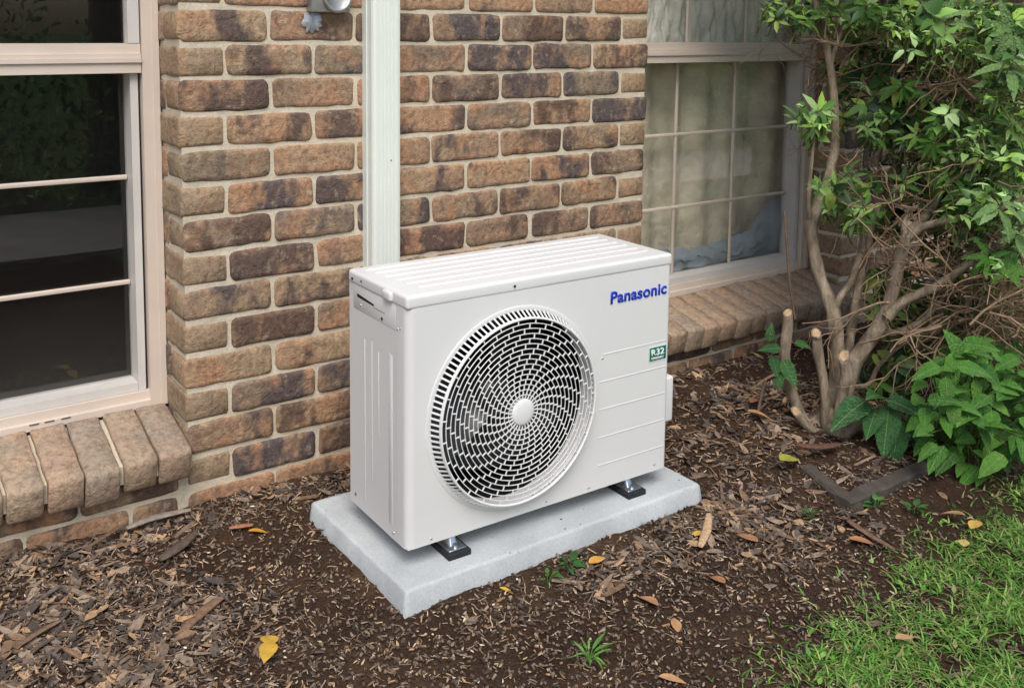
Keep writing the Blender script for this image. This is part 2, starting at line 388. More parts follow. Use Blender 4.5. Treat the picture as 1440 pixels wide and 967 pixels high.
for row in range(-1, 28):
    z = .04 + row * .086 + .043 + .0
    if z > TOP - .03: break
    hdr = (row % 2 == 0)                       # rows that start with a header at the pier's left corner
    yb = BW / 2 + PROUD
    # pier
    if hdr:
        lay(plain, BW / 2, .2315 / 2, z, math.pi / 2)
        for i in range(6): lay(full, .12 + .24 * i + .115, yb, z)
        if z < WTOP + .05: lay(half, 1.55 - .055, .12 + .055, z, math.pi / 2)      # return of the last stretcher
    else:
        for i in range(6): lay(full, .24 * i + .115, yb, z)
        lay(closer, BW / 2, .12 + .024, z, math.pi / 2)
        lay(plain, 1.55 - BW / 2, .2315 / 2, z, math.pi / 2)
    # under and over the windows
    if z < .15 or z > WTOP + .04:
        for a, n_ in ((WX0, 5), (WX2, 5)):
            x = a + (.005 if hdr else -.115 + .12)
            lim = a + 1.10
            st = a + .005 if not hdr else a + .125
            if hdr: lay(half, a + .06, yb, z)
            while st + .23 <= lim + .01: lay(full, st + .115, yb, z); st += .24
            if lim - st > .09: lay(half, st + .055, yb, z)
    # right of the right window
    if not hdr:
        lay(plain, WX3 + BW / 2, .2315 / 2, z, math.pi / 2)
        for i in range(6): lay(full, WX3 + .12 + .24 * i + .115, yb, z)
    else:
        for i in range(6): lay(full, WX3 + .24 * i + .115, yb, z)
        lay(closer, WX3 + BW / 2, .12 + .024, z, math.pi / 2)
    if z > .02 and z < 1.4 and row % 1 == 0:
        pass
    # left of the left window, out of the picture
    if z > .02 and z <= 1.5: 
        Mx = Matrix.Translation((WX0 - .115 - (.06 if hdr else 0), yb, z)); 
        for i in range(4): upper.add([Mx @ (v.co + Vector((-.24 * i, 0, 0))) for v in full[i].vertices], [tuple(p.vertices) for p in full[i].polygons], None, True)
uo = build(upper, 'upper_brickwork', M['brick'], house); uo['kind'] = 'stuff'

# sloping brick sills
M['sillbrick'] = brick_material('weathered_sill_brick', True, srgb(168, 153, 134), (srgb(118, 108, 108), srgb(130, 114, 102)), .6)
sillb = [brick_mesh(.230, .0765, .086, 120 + i, .011, .0055).mesh('sill_brick', M['sillbrick']) for i in range(8)]
def sill(a, b, lab):
    s_ = MB(); ang = math.atan2(.046, .195)
    # mortar bed: sloped wedge
    y0, y1 = -.036, .16
    zt = lambda y: .1845 + (y - .06) * math.tan(ang)
    vs = [(x, y, z) for x in (a + .002, b - .001) for (y, z) in ((y0, .118), (y0, zt(y0)), (y1, zt(y1)), (y1, .118))]
    s_.add(vs, [(0, 1, 2, 3), (7, 6, 5, 4), (1, 5, 6, 2), (0, 4, 5, 1), (3, 2, 6, 7), (0, 3, 7, 4)])
    so = build(s_, 'window_sill', M['mortar'], house)
    n_ = 13; pit = (b - a) / n_
    for i in range(n_):
        o = link('sill_brick', random.choice(sillb), so)
        yc, zc = .060, .1555 + random.uniform(-.003, .003)
        o.location = (a + pit * (i + .5) + random.uniform(-.003, .003), yc + random.uniform(-.006, .004), zc)
        o.rotation_euler = (0, 0, 0)
        o.matrix_local = Matrix.Translation(o.location) @ Matrix.Rotation(ang + random.uniform(-.02, .02), 4, 'X') @ Matrix.Rotation(math.pi / 2 + random.uniform(-.012, .012), 4, 'Z')
sill(WX0, WX1, ''); sill(WX2, WX3, '')

# windows
def window(a, b, obscure):
    fr = MB(); Z0, Z1 = .218, WTOP; T0, T1 = 1.082, 1.155
    f = REC - .012
    # outer frame: thin flange, jamb, head and bottom track
    for (x0, x1) in ((a, a + .014), (b - .014, b)): fr.box(x0, x1, f, .262, Z0, Z1)
    for (x0, x1) in ((a + .014, a + .042), (b - .042, b - .014)): fr.box(x0, x1, f + .004, .26, Z0, Z1)
    fr.box(a + .042, b - .042, f + .002, .25, Z0, Z0 + .018); fr.box(a + .042, b - .042, f + .014, .25, Z0 + .018, Z0 + .040)
    fr.box(a + .042, b - .042, f + .006, .25, Z1 - .045, Z1)
    win = build(fr, 'window', M['frame'], house)
    gk = MB()  # black strips paint the shade of the open gap between jamb and sash
    for x0, x1 in ((a + .0425, a + .0485), (b - .0485, b - .0425)): gk.box(x0, x1, f + .030, .24, Z0 + .0405, Z1 - .0455)
    build(gk, 'gap_shade', M['gap_shade'], win)
    # lower sash (set back), upper sash (forward)
    ls = MB(); y0 = f + .022
    for x0, x1 in ((a + .049, a + .068), (b - .068, b - .049)): ls.box(x0, x1, y0, y0 + .07, Z0 + .041, T0 - .001)
    ls.box(a + .0685, b - .0685, y0 + .002, y0 + .07, Z0 + .041, Z0 + .062)
    build(ls, 'sash', M['frame2'], win)
    us = MB(); y1 = f + .008
    for x0, x1 in ((a + .046, a + .074), (b - .074, b - .046)): us.box(x0, x1, y1, y1 + .04, T1 + .001, Z1 - .046)
    us.box(a + .0742, b - .0742, y1 + .001, y1 + .04, Z1 - .075, Z1 - .046)
    build(us, 'sash', M['frame2'], win)
    tr = MB()
    tr.box(a + .044, b - .044, y1 - .004, .235, T0, T0 + .026); tr.box(a + .044, b - .044, y1 - .010, .235, T0 + .0262, T0 + .036); tr.box(a + .044, b - .044, y1 - .006, .235, T0 + .0362, T0 + .047)
    tr.box(a + .044, b - .044, y1 + .001, .235, T0 + .0472, T1)
    build(tr, 'meeting_rail', M['frame'], win)
    gl = MB(); gl.box(a + .060, b - .060, y0 + .056, y0 + .060, Z0 + .05, T0 + .01); lo = build(gl, 'pane', M['glass'], win)
    gu = MB(); gu.box(a + .060, b - .060, y1 + .028, y1 + .032, T1 - .01, Z1 - .03); build(gu, 'pane', M['glass'], win)
    # glazing bars stuck on the panes
    for zz in (.537, .812):
        g = MB(); g.rbox(a + .069, b - .069, y0 + .046, y0 + .0555, zz - .006, zz + .006, .002, 1); build(g, 'glazing_bar', M['frame'], win)
    for xx in (b - .40, b - .72):
        g = MB(); g.rbox(xx - .006, xx + .006, y0 + .0475, y0 + .0557, Z0 + .063, T0, .002, 1); build(g, 'glazing_bar', M['frame'], win)
        if obscure:
            g = MB(); g.rbox(xx - .006, xx + .006, y1 + .018, y1 + .0275, T1, Z1 - .047, .002, 1); build(g, 'glazing_bar', M['frame'], win)
    return win
wl = window(WX0, WX1, False); wr = window(WX2, WX3, True)
# weep slots in the left bottom track
for i, x in enumerate((-.335, -.300, -.262)):
    g = MB(); g.box(x, x + .022, REC - .0112, REC - .005, .232, .2355); build(g, 'weep_slot', M['seam'], wl)
# curtains and the cloth behind the right window
cur = MB(); n_ = 160; rows_ = 6; vs = []; fs = []
for j in range(rows_):
    z = .245 + (1.93 - .245) * j / (rows_ - 1)
    for i in range(n_):
        x = 1.50 + 1.40 * i / (n_ - 1)
        y = .305 + .012 * math.sin(x * 34 + 1.2 * math.sin(x * 9 + z * .6)) + .010 * math.sin(x * 13 + z) 
        vs.append((x, y, z))
fs = [(j * n_ + i, j * n_ + i + 1, (j + 1) * n_ + i + 1, (j + 1) * n_ + i) for j in range(rows_ - 1) for i in range(n_ - 1)]
cur.add(vs, fs, None, True)
mc = leaf_material('curtain_cloth', [srgb(236, 228, 208), srgb(238, 230, 212)], .9, .06, False)
tag(build(cur, 'curtain', mc), 'beige grey curtain hanging behind the small paned window', 'curtain')
va = MB(); nu, nv = 240, 40; vs = []
for j in range(nv):
    for i in range(nu):
        x = 1.55 + 1.3 * i / (nu - 1); z = 1.10 + .84 * j / (nv - 1)
        y = .272 + .020 * mnoise.noise(Vector((x * 26, z * 9, 11))) + .016 * mnoise.noise(Vector((x * 60, z * 22, 3)))
        vs.append((x, y, z))
va.add(vs, [(j * nu + i, j * nu + i + 1, (j + 1) * nu + i + 1, (j + 1) * nu + i) for j in range(nv - 1) for i in range(nu - 1)], None, True)
tag(build(va, 'lace_curtain', leaf_material('lace_cloth', [srgb(240, 240, 236), srgb(242, 242, 238)], .9, .05, False)), 'white ruffled lace curtain hanging above the beige grey curtain', 'curtain')
cl = MB(); nu, nv = 60, 14; vs = []
for j in range(nv):
    for i in range(nu):
        x = 1.62 + 1.0 * i / (nu - 1); s_ = j / (nv - 1)
        hgt = .125 + .03 * math.sin(x * 5.2) + .10 * smooth(2.38, 2.55, x)
        wv = .018 * mnoise.noise(Vector((x * 16, s_ * 5, 2))) + .012 * mnoise.noise(Vector((x * 40, s_ * 9, 5)))
        vs.append((x, .268 - .030 * math.sin(s_ * math.pi) + wv * .6, .262 + hgt * s_ + wv))
cl.add(vs, [(j * nu + i, j * nu + i + 1, (j + 1) * nu + i + 1, (j + 1) * nu + i) for j in range(nv - 1) for i in range(nu - 1)], None, True)
clo = tag(build(cl, 'cloth', simple('blue_grey_cloth', srgb(150, 162, 172), .8, 0, 20, .12)), 'crumpled blue grey cloth bunched along the inside window sill', 'cloth')

# ------------------------------------------------------------------ duct on the wall
dc = MB(); X0, X1, DY, DZ0, DZ1 = .499, .586, -.052, .30, 2.3
prof = [(X0, .004), (X0, DY + .008), (X0 + .003, DY + .002), (X0 + .010, DY)]
for k in range(5):
    c = X0 + .020 + k * .0118
    prof += [(c, DY), (c + .0010, DY + .0012), (c + .0026, DY + .0012), (c + .0036, DY)]
prof += [(X1 - .010, DY), (X1 - .003, DY + .002), (X1, DY + .008), (X1, .004)]
n_ = len(prof); vs = [(x, y, z) for z in (DZ0, DZ1) for x, y in prof]
dc.add(vs, [(i, i + 1, n_ + i + 1, n_ + i) for i in range(n_ - 1)] + [tuple(range(n_ - 1, -1, -1)), tuple(range(n_, 2 * n_))])
dt = tag(empty('pipe_duct', (0, 0, 0)), 'pale mint white plastic pipe duct running up the brick wall behind the unit', 'duct')
build(dc, 'cover', M['duct'], dt)
bk = MB(); bk.box(X0 - .0035, X0 - .0005, -.022, .004, DZ0, DZ1); build(bk, 'backing_channel', M['duct'], dt)
sj = MB(); sj.box(.552, .556, DY - .0008, DY + .001, .842, .845); build(sj, 'scuff', M['seam'], dt)
lp = MB(); lp.tube([(.545, -.03, .36), (.545, -.03, .28), (.56, -.06, .22), (.62, -.16, .2), (.7, -.25, .22), (.78, -.345, .26)], .018, 10); build(lp, 'insulated_pipe', M['duct'], dt)
# meter bracket at the top
br = tag(empty('wall_bracket', (.385, 0, 1.27)), 'galvanised metal plate box with round cover on the brick wall', 'bracket')
g = MB(); g.rbox(.336, .446, -.030, .01, 1.237, 1.40, .004, 1); build(g, 'backplate', M['galv'], br, (.385, 0, 1.27))
g = MB(); vs = []; K = 40
for rr_, yy in ((1, -.031), (1.0, -.038), (.93, -.041), (.80, -.040), (.74, -.036), (0, -.036)):
    for k in range(K):
        a = 2 * math.pi * k / K; vs.append((.406 + .043 * rr_ * math.cos(a), yy, 1.283 + .048 * rr_ * math.sin(a)))
g.add(vs, [(j * K + k, j * K + (k + 1) % K, (j + 1) * K + (k + 1) % K, (j + 1) * K + k) for j in range(5) for k in range(K)], None, True); build(g, 'cover', M['galv'], br, (.385, 0, 1.27))
g = MB(); vs = []
for j in range(5):
    for k in range(36):
        a = 2 * math.pi * k / 36; rr_ = [1, .8, .55, .3, 0][j]; nz = 1 + .55 * mnoise.noise(Vector((math.cos(a) * 2.4, math.sin(a) * 2.4, 4)))
        vs.append((.350 + .026 * rr_ * nz * math.cos(a), -.004 - [0, .0015, .0025, .003, .003][j] + .002 * mnoise.noise(Vector((j, k * .7, 0))), 1.212 + .026 * rr_ * nz * math.sin(a)))
g.add(vs, [(j * 36 + k, j * 36 + (k + 1) % 36, (j + 1) * 36 + (k + 1) % 36, (j + 1) * 36 + k) for j in range(4) for k in range(36)], None, True)
build(g, 'silver_sealant', simple('silver_sealant', (.45, .47, .52), .3, .6, 60, .3), br, (.385, 0, 1.27))

# ================================================================== CONCRETE SLAB
sx0, sy0, sw, sdp, stp = .2326, -.678, .874, .456, .0435
sl = MB(); nu, nv = 90, 48; idx = {}; vs = []; fs = []
def slab_pt(u, v, t):
    x = sx0 + sw * u; y = sy0 + sdp * v
    n = mnoise.noise(Vector((x * 9, y * 9, t * 3))) * .0022 + mnoise.noise(Vector((x * 40, y * 40, t * 8))) * .0012
    dx = -1 if u == 0 else (1 if u == 1 else 0); dy = -1 if v == 0 else (1 if v == 1 else 0)
    z = (-.03 if t == 0 else (stp - .0055 if t == 1 else stp)) + (n * .3 if t == 2 else 0)
    ins = .0045 if t == 2 else 0; flare = .006 if t == 0 else 0
    return (x + dx * (n * 1.5 - ins + flare), y + dy * (n * 1.5 - ins + flare), z + (mnoise.noise(Vector((x * 30, y * 30, 1))) * .002 if t == 1 else 0))
for j in range(nv + 1):
    for i in range(nu + 1): vs.append(slab_pt(i / nu, j / nv, 2))
fs = [(j * (nu + 1) + i, j * (nu + 1) + i + 1, (j + 1) * (nu + 1) + i + 1, (j + 1) * (nu + 1) + i) for j in range(nv) for i in range(nu)]
bd = [(i, 0) for i in range(nu)] + [(nu, j) for j in range(nv)] + [(nu - i, nv) for i in range(nu)] + [(0, nv - j) for j in range(nv)]
b0 = len(vs)
for t in (1, 0):
    for i, j in bd: vs.append(slab_pt(i / nu, j / nv, t))
nb = len(bd)
for k in range(nb):
    k2 = (k + 1) % nb; top = lambda q: bd[q][1] * (nu + 1) + bd[q][0]
    fs.append((b0 + k, b0 + k2, top(k2), top(k))); fs.append((b0 + nb + k, b0 + nb + k2, b0 + k2, b0 + k))
sl.add(vs, fs, None, True)
def concrete():
    m, t, b = mat('cast_concrete'); b.inputs['Roughness'].default_value = .85
    tc = N(t, 'TexCoord'); o = tc.outputs['Object']
    c = ramp(t, noise(t, 6, o, 6).outputs[0], [(.3, srgb(172, 177, 178)), (.7, srgb(192, 197, 198))]).outputs[0]
    c = mix(t, 1, c, ramp(t, noise(t, 180, o, 4).outputs[0], [(.3, (.86, .86, .86)), (.6, (1, 1, 1))]).outputs[0], 'MULTIPLY')
    v = N(t, 'TexVoronoi'); v.inputs['Scale'].default_value = 42; L(t, o, v.inputs['Vector'])
    c = mix(t, ramp(t, v.outputs[0], [(.05, (.7, .7, .7)), (.09, (0, 0, 0))]).outputs[0], c, srgb(110, 106, 100))
    L(t, c, b.inputs['Base Color']); bump(t, b, noise(t, 140, o, 6, .7).outputs[0], .002, .7); return m
tag(build(sl, 'concrete_slab', concrete()), 'pale grey concrete slab under the white air conditioner', 'slab')

# ================================================================== AIR CONDITIONER
AX, AY, AW, AD, AZ, AH, AYAW = .2712, -.6167, .7556, .2737, .0881, .5605, -.0211
ac = tag(empty('air_conditioner', (AX, AY, stp), AYAW), 'white outdoor air conditioner unit with round spiral fan grille', 'air conditioner')
z0 = AZ - stp; z1 = z0 + AH                     # local heights above the slab
def part(mb, name, m, parent=None): return link(name, mb.mesh(name, m), parent or ac)
FC = Vector((.2805, 0, .3475 - stp)); RO = .2200
ZL = z1 - .034                                  # lid lip
# front panel with round opening
fp = MB(); rc, rc2 = .018, .010; xl, xr = rc, AW - rc2; zb, zt_ = z0 + .003, ZL + .006
angs = sorted(set([2 * math.pi * k / 144 for k in range(144)] + [math.atan2(zz - FC.z, xx - FC.x) % (2 * math.pi) for xx in (xl, xr) for zz in (zb, zt_)]))
vs = []; 
for a in angs:
    c, s_ = math.cos(a), math.sin(a)
    tx = (xr - FC.x) / c if c > 1e-9 else ((xl - FC.x) / c if c < -1e-9 else 1e9); tz = (zt_ - FC.z) / s_ if s_ > 1e-9 else ((zb - FC.z) / s_ if s_ < -1e-9 else 1e9)
    t_ = min(tx, tz); ro = RO + .0155
    vs += [(FC.x + c * t_, 0, FC.z + s_ * t_), (FC.x + c * ro, 0, FC.z + s_ * ro)]
n_ = len(angs); fp.add(vs, [(2 * i, 2 * ((i + 1) % n_), 2 * ((i + 1) % n_) + 1, 2 * i + 1) for i in range(n_)])
# raised rim, then bell mouth going inwards
prof = [(RO + .0155, 0), (RO + .0145, -.0010), (RO + .0120, -.0014), (RO + .006, -.0014), (RO + .003, -.0008), (RO + .001, .006), (RO, .014), (RO - .0005, .022), (RO - .001, .034)]
K = 144; vs = [(FC.x + r * math.cos(2 * math.pi * k / K), y, FC.z + r * math.sin(2 * math.pi * k / K)) for r, y in prof for k in range(K)]
fp.add(vs, [(j * K + k, (j + 1) * K + k, (j + 1) * K + (k + 1) % K, j * K + (k + 1) % K) for j in range(len(prof) - 1) for k in range(K)], None, True)
# rounded left corner, return and right corner + right side
def strip(mb, pr, za, zb_):
    n = len(pr); mb.add([(x, y, z) for z in (za, zb_) for x, y in pr], [(i, i + 1, n + i + 1, n + i) for i in range(n - 1)], None, True)
cl_ = [(rc - rc * math.sin(a), rc - rc * math.cos(a)) for a in [math.pi / 2 * i / 6 for i in range(6, -1, -1)]]
strip(fp, [(0, .047)] + cl_, zb, zt_)
cr_ = [(xr + rc2 * math.sin(a), rc2 - rc2 * math.cos(a)) for a in [math.pi / 2 * i / 5 for i in range(6)]]
strip(fp, cr_ + [(AW, .05)], zb, zt_)
front = part(fp, 'front_panel', M['acw'])
for zz in (.425, .358, .289, .2195, .150):      # pressed lines right of the grille
    g = MB(); g.rbox(.528 if zz < .42 else .536, .744, -.0007, .004, zz - stp - .0020, zz - stp + .0020, .0007, 2); part(g, 'pressed_line', M['acw'], front)
# side panels
sp_ = MB(); sp_.box(.0012, .004, .0475, AD, z0 + .001, ZL + .006); lside = part(sp_, 'side_panel', M['acw'])
sp_ = MB(); sp_.box(AW - .004, AW - .0008, .0505, AD, z0 + .001, ZL + .006); rside = part(sp_, 'side_panel', M['acw'])
bp_ = MB(); bp_.box(.0045, AW - .0045, AD - .004, AD, z0, ZL); part(bp_, 'back_panel', M['acw'])
bt = MB(); bt.box(.005, AW - .005, .0035, AD - .0045, z0 + .001, z0 + .006); part(bt, 'base_tray', M['acw'])
for v0, v1, za, zb_ in ((.066, .082, .10, .50), (.160, .164, .16, .505), (.195, .1985, .10, .50), (.128, .1315, .27, .49)):
    g = MB(); g.rbox(.0004, .004, v0, v1, za - stp + .02, zb_ - stp, .0014, 1); part(g, 'pressed_rib', M['acw'], lside)
# cover plate near the top of the left side, with slot and screws
g = MB(); g.rbox(.0004, .004, .0495, .252, .560 - stp, ZL + .003, .001, 1); cp = part(g, 'handle_cover', M['acw'], lside)
g = MB(); g.add([(.0001, .232, .5895 - stp), (.0001, .150, .5868 - stp), (.0001, .150, .5915 - stp), (.0001, .232, .5975 - stp), (.002, .232, .5895 - stp), (.002, .150, .5868 - stp), (.002, .150, .5915 - stp), (.002, .232, .5975 - stp)],
     [(0, 3, 2, 1), (4, 5, 6, 7), (0, 1, 5, 4), (2, 3, 7, 6)]); part(g, 'vent_slot', M['acdark'], lside)
g = MB(); g.box(.0002, .003, .098, .150, .5833 - stp, .5847 - stp); part(g, 'vent_slot', M['seam'], lside)
def screw(x, y, z, nrm, parent, r=.0032, m='zinc'):
    g = MB(); K = 10; ax1, ax2 = ((0, 1, 0), (0, 0, 1)) if nrm == 'x' else ((1, 0, 0), (0, 0, 1))
    nd = Vector((-1, 0, 0)) if nrm == 'x' else Vector((0, -1, 0)); c = Vector((x, y, z)); vs = []
    for rr_, hh in ((1, -.001), (.95, .0010), (.55, .0016), (.0, .0014)):
        for k in range(K):
            a = 2 * math.pi * k / K; vs.append(c + Vector(ax1) * (r * rr_ * math.cos(a)) + Vector(ax2) * (r * rr_ * math.sin(a)) + nd * hh)
    g.add(vs, [(j * K + k, j * K + (k + 1) % K, (j + 1) * K + (k + 1) % K, (j + 1) * K + k) for j in range(3) for k in range(K)], None, True)
    part(g, 'screw', M[m], parent)
screw(.0004, .215, .574 - stp, 'x', lside); screw(.0004, .112, .569 - stp, 'x', lside, .004, 'acdark'); screw(.0002, .041, .566 - stp, 'x', lside); screw(.0005, .028, .57 - stp, 'x', lside, .0028)
screw(.0005, .245, .115 - stp, 'x', lside, .0036, 'seam'); screw(.0005, .06, .105 - stp, 'x', lside)
for u, zz in ((.06, .102), (.372, .102), (.50, .102), (.715, .108)): screw(u, 0, zz - stp, 'y', front, .003)
screw(.535, 0, .416 - stp, 'y', front, .003)
# valve cover on the far side
g = MB(); g.rbox(AW - .002, AW + .052, .030, .20, .19 - stp, .312 - stp, .008, 3); part(g, 'valve_cover', M['acw'], rside)
# lid
ld = MB(); ld.rbox(-.002, AW + .002, -.002, AD + .002, ZL, z1 - .003, .0085, 4)
lid = part(ld, 'lid', M['acw'])
for v in (.052, .090, .128, .166, .204, .240):
    g = MB(); g.rbox(.055 - .03 * (v - .05) / .19, AW - .035, v - .0045, v + .0045, z1 - .010, z1 - .0008, .0030, 2); part(g, 'lid_rib', M['acw'], lid)
g = MB(); g.rbox(-.009, .020, .060, .098, z1 - .030, z1 - .008, .006, 2); part(g, 'lid_tab', M['acw'], lid)
for u in (.272,): screw(u, -.0035, .630 - stp, 'y', lid, .003, 'acdark')
screw(-.0035, .25, .628 - stp, 'x', lid, .0032, 'acdark'); screw(-.0035, .205, .632 - stp, 'x', lid, .0026, 'seam')
# inner chamber and fan
ins = MB(); pr = [(RO - .0065, .0625), (RO + .02, .064)]
bx0, bx1, bz0, bz1 = FC.x - .262, FC.x + .262, z0 + .01, ZL - .004
ins.box(bx0, bx1, .235, .240, bz0, bz1); ins.box(bx0, bx0 + .003, .02, .2345, bz0, bz1); ins.box(bx1 - .003, bx1, .02, .2345, bz0, bz1); ins.box(bx0, bx1, .02, .2345, bz0, bz0 + .003); ins.box(bx0, bx1, .02, .2345, bz1 - .003, bz1)
part(ins, 'inner_chamber', M['acdark'])
fan = empty('fan', (FC.x, .10, FC.z)); fan.parent = ac
g = MB(); g.tube([(0, -.035, 0), (0, -.03, 0), (0, .05, 0)], [.030, .048, .050], 28); part(g, 'hub', M['fan'], fan)
for k in range(3):
    g = MB(); vs = []; nr, na = 10, 14
    for i in range(nr + 1):
        r = .045 + .150 * i / nr
        for j in range(na + 1):
            s_ = j / na; a = k * 2 * math.pi / 3 + .3 + s_ * (1.55 + .25 * (i / nr)) - .35 * (i / nr)
            vs.append((r * math.cos(a), .045 - .085 * s_ + .012 * math.sin(s_ * math.pi), r * math.sin(a)))
    g.add(vs, [(i * (na + 1) + j, i * (na + 1) + j + 1, (i + 1) * (na + 1) + j + 1, (i + 1) * (na + 1) + j) for i in range(nr) for j in range(na)], None, True)
    part(g, 'blade', M['fan'], fan)
# grille: domed disc of rings and staggered ties, side wall of short slats
gr = MB(); GR = .2120; GY = -.026; HUBR = .0285; NR = 16
def dome(r): return GY - .0035 * (1 - (r / GR) ** 2)
def ring(r, wd, dp, y=None, K=120):
    y = dome(r) if y is None else y
    vs = []
    for (dr, dy) in ((-wd, 0), (-wd * .4, -dp * .35), (wd * .4, -dp * .35), (wd, 0), (wd * .8, dp), (-wd * .8, dp)):
        for k in range(K):
            a = 2 * math.pi * k / K; vs.append((FC.x + (r + dr) * math.cos(a), y + dy, FC.z + (r + dr) * math.sin(a)))
    gr.add(vs, [(j * K + k, ((j + 1) % 6) * K + k, ((j + 1) % 6) * K + (k + 1) % K, j * K + (k + 1) % K) for j in range(6) for k in range(K)], None, False)
radii = [HUBR + (GR - HUBR) * (i / NR) for i in range(NR + 1)]
for i, r in enumerate(radii[1:-1]): ring(r, .00092, .0014)
ring(GR, .0026, .006)
def tie(r0, r1, a, wd=.0014, dp=.0014, y0=None, y1=None):
    ya = dome(r0) if y0 is None else y0; yb = dome(r1) if y1 is None else y1
    d = Vector((math.cos(a), 0, math.sin(a))); n = Vector((-math.sin(a), 0, math.cos(a))) * wd; vs = []
    for r, y in ((r0, ya), (r1, yb)):
        c = Vector((FC.x, 0, FC.z)) + d * r
        for q, dy in ((-1, -dp * .25), (1, -dp * .25), (1, dp), (-1, dp)): vs.append((c.x + n.x * q, y + dy, c.z + n.z * q))
    gr.add(vs, [(0, 1, 5, 4), (1, 2, 6, 5), (2, 3, 7, 6), (3, 0, 4, 7), (0, 3, 2, 1), (4, 5, 6, 7)])
NS = 27
for i in range(NR):
    for k in range(NS):
        a = 2 * math.pi * k / NS - i * .045 - .0011 * i * i
        tie(radii[i] - .001, radii[i + 1] + .001, a)
NSL = 112
for k in range(NSL): tie(GR + .001, RO + .005, 2 * math.pi * k / NSL, .0019, .0035, GY + .003, -.001)
grille = part(gr, 'fan_grille', M['acw2'])
g = MB(); vs = []; K = 48
for r, y in ((HUBR + .0015, GY + .006), (HUBR + .0015, GY - .004), (HUBR - .002, GY - .0055), (HUBR * .6, GY - .007), (0, GY - .0075)):
    for k in range(K): a = 2 * math.pi * k / K; vs.append((FC.x + r * math.cos(a), y, FC.z + r * math.sin(a)))
g.add(vs, [(j * K + k, j * K + (k + 1) % K, (j + 1) * K + (k + 1) % K, (j + 1) * K + k) for j in range(4) for k in range(K)], None, True); part(g, 'hub_cap', M['acw2'], grille)
# lettering
def text_part(txt, name, m, parent, u0, zb_, width, height, y, bold=.0, shear=0):
    cu = bpy.data.curves.new(name, 'FONT'); cu.body = txt; cu.size = 1; cu.extrude = .004; cu.bevel_depth = bold; cu.bevel_resolution = 0; cu.shear = shear; cu.space_character = 1.04 if bold else 1
    cu.resolution_u = 6
    o = bpy.data.objects.new(name, cu); COL.objects.link(o); bpy.context.view_layer.update()
    me = bpy.data.meshes.new_from_object(o.evaluated_get(bpy.context.evaluated_depsgraph_get())); bpy.data.objects.remove(o)
    xs = [v.co.x for v in me.vertices]; ys = [v.co.y for v in me.vertices]
    x0, x1, y0, y1 = min(xs), max(xs), min(ys), max(ys)
    for v in me.vertices:
        x, yy, zz = v.co; v.co = (u0 + (x - x0) / (x1 - x0) * width, y - zz * .05, zb_ + (yy - y0) / (y1 - y0) * height)
    me.materials.clear(); me.materials.append(m); me.name = name
    return link(name, me, parent)
text_part('Panasonic', 'logo', M['blue'], front, .556, .5448 - stp, .184, .0305, -.0006, .034)
g = MB(); g.rbox(.686, .7445, -.0012, .003, .378 - stp, .415 - stp, .0011, 1); stk = part(g, 'sticker', M['green'], front)
g = MB(); 
for a in ((.6862, .7443, .3782, .3792), (.6862, .7443, .4138, .4148), (.6862, .6871, .3792, .4138), (.7434, .7443, .3792, .4138)): g.box(a[0], a[1], -.0016, .002, a[2] - stp, a[3] - stp)
part(g, 'sticker_border', M['white'], stk)
text_part('R32', 'sticker_number', M['white'], stk, .6935, .3925 - stp, .043, .0165, -.0014, .02)
text_part('REFRIGERANT', 'sticker_caption', M['white'], stk, .694, .383 - stp, .041, .0055, -.0014, .012)
# feet
for u in (.128, .650):
    for vv0, vv1 in ((-.004, .062), (AD - .05, AD + .03)):
        ft = MB()
        ft.rbox(u - .0225, u + .0225, vv0 + .002, vv1, .0125, .0165, .0018, 1)
        vs = []; n_ = 10
        for j, (v, hgt) in enumerate(((vv0 + .018, .017), (vv0 + .024, .030), (vv0 + .034, z0 + .0025), (vv1, z0 + .0025))):
            for i in range(n_ + 1):
                s_ = i / n_ * 2 - 1; wdt = .0125
                vs.append((u + s_ * wdt, v, .0165 + (hgt - .0165) * (1 - abs(s_) ** 4)))
        ft.add(vs, [(j * (n_ + 1) + i, j * (n_ + 1) + i + 1, (j + 1) * (n_ + 1) + i + 1, (j + 1) * (n_ + 1) + i) for j in range(3) for i in range(n_)], None, True)
        fo = part(ft, 'foot', M['zinc'])
        g = MB(); g.rbox(u - .029, u + .029, vv0 - .007, vv1 + .006, -.0005, .0128, .0015, 1); part(g, 'rubber_pad', M['rubber'], fo)
        if vv0 < 0:
            g = MB(); g.tube([(u, vv0 + .014, .016), (u, vv0 + .014, .022)], .0065, 6); part(g, 'bolt', M['zinc'], fo)
exec_plants = True

# ================================================================== PLANTS AND LITTER
def shade(c, a, b):
    k = random.uniform(a, b); return tuple(q * k for q in c)
def leaf_verts(Ln, Wd, kind='lance', fold=.25, curl=.25, serr=0.0, n=6):
    """leaf along +X from its base, lying in XY, folded along the midrib"""
    vs = []; fs = []
    for i in range(n + 1):
        t = i / n
        if kind == 'lance': wv = (math.sin(math.pi * t ** .8)) ** .9 * (1 - .15 * t)
        elif kind == 'ovate': wv = math.sin(math.pi * min(1, t ** .62)) ** .75 if 0 < t < 1 else 0
        else: wv = math.sin(math.pi * t ** .55) ** .6 if 0 < t < 1 else 0
        wv = max(wv, .03) * Wd / 2 * (1 + (serr if i % 2 else -serr))
        z = -curl * Ln * t * t; x = Ln * t * (1 - .12 * curl * t)
        vs += [(x, wv, z + fold * wv), (x, 0, z), (x, -wv, z + fold * wv)]
    for i in range(n):
        a = i * 3; fs += [(a, a + 3, a + 4, a + 1), (a + 1, a + 4, a + 5, a + 2)]
    return vs, fs
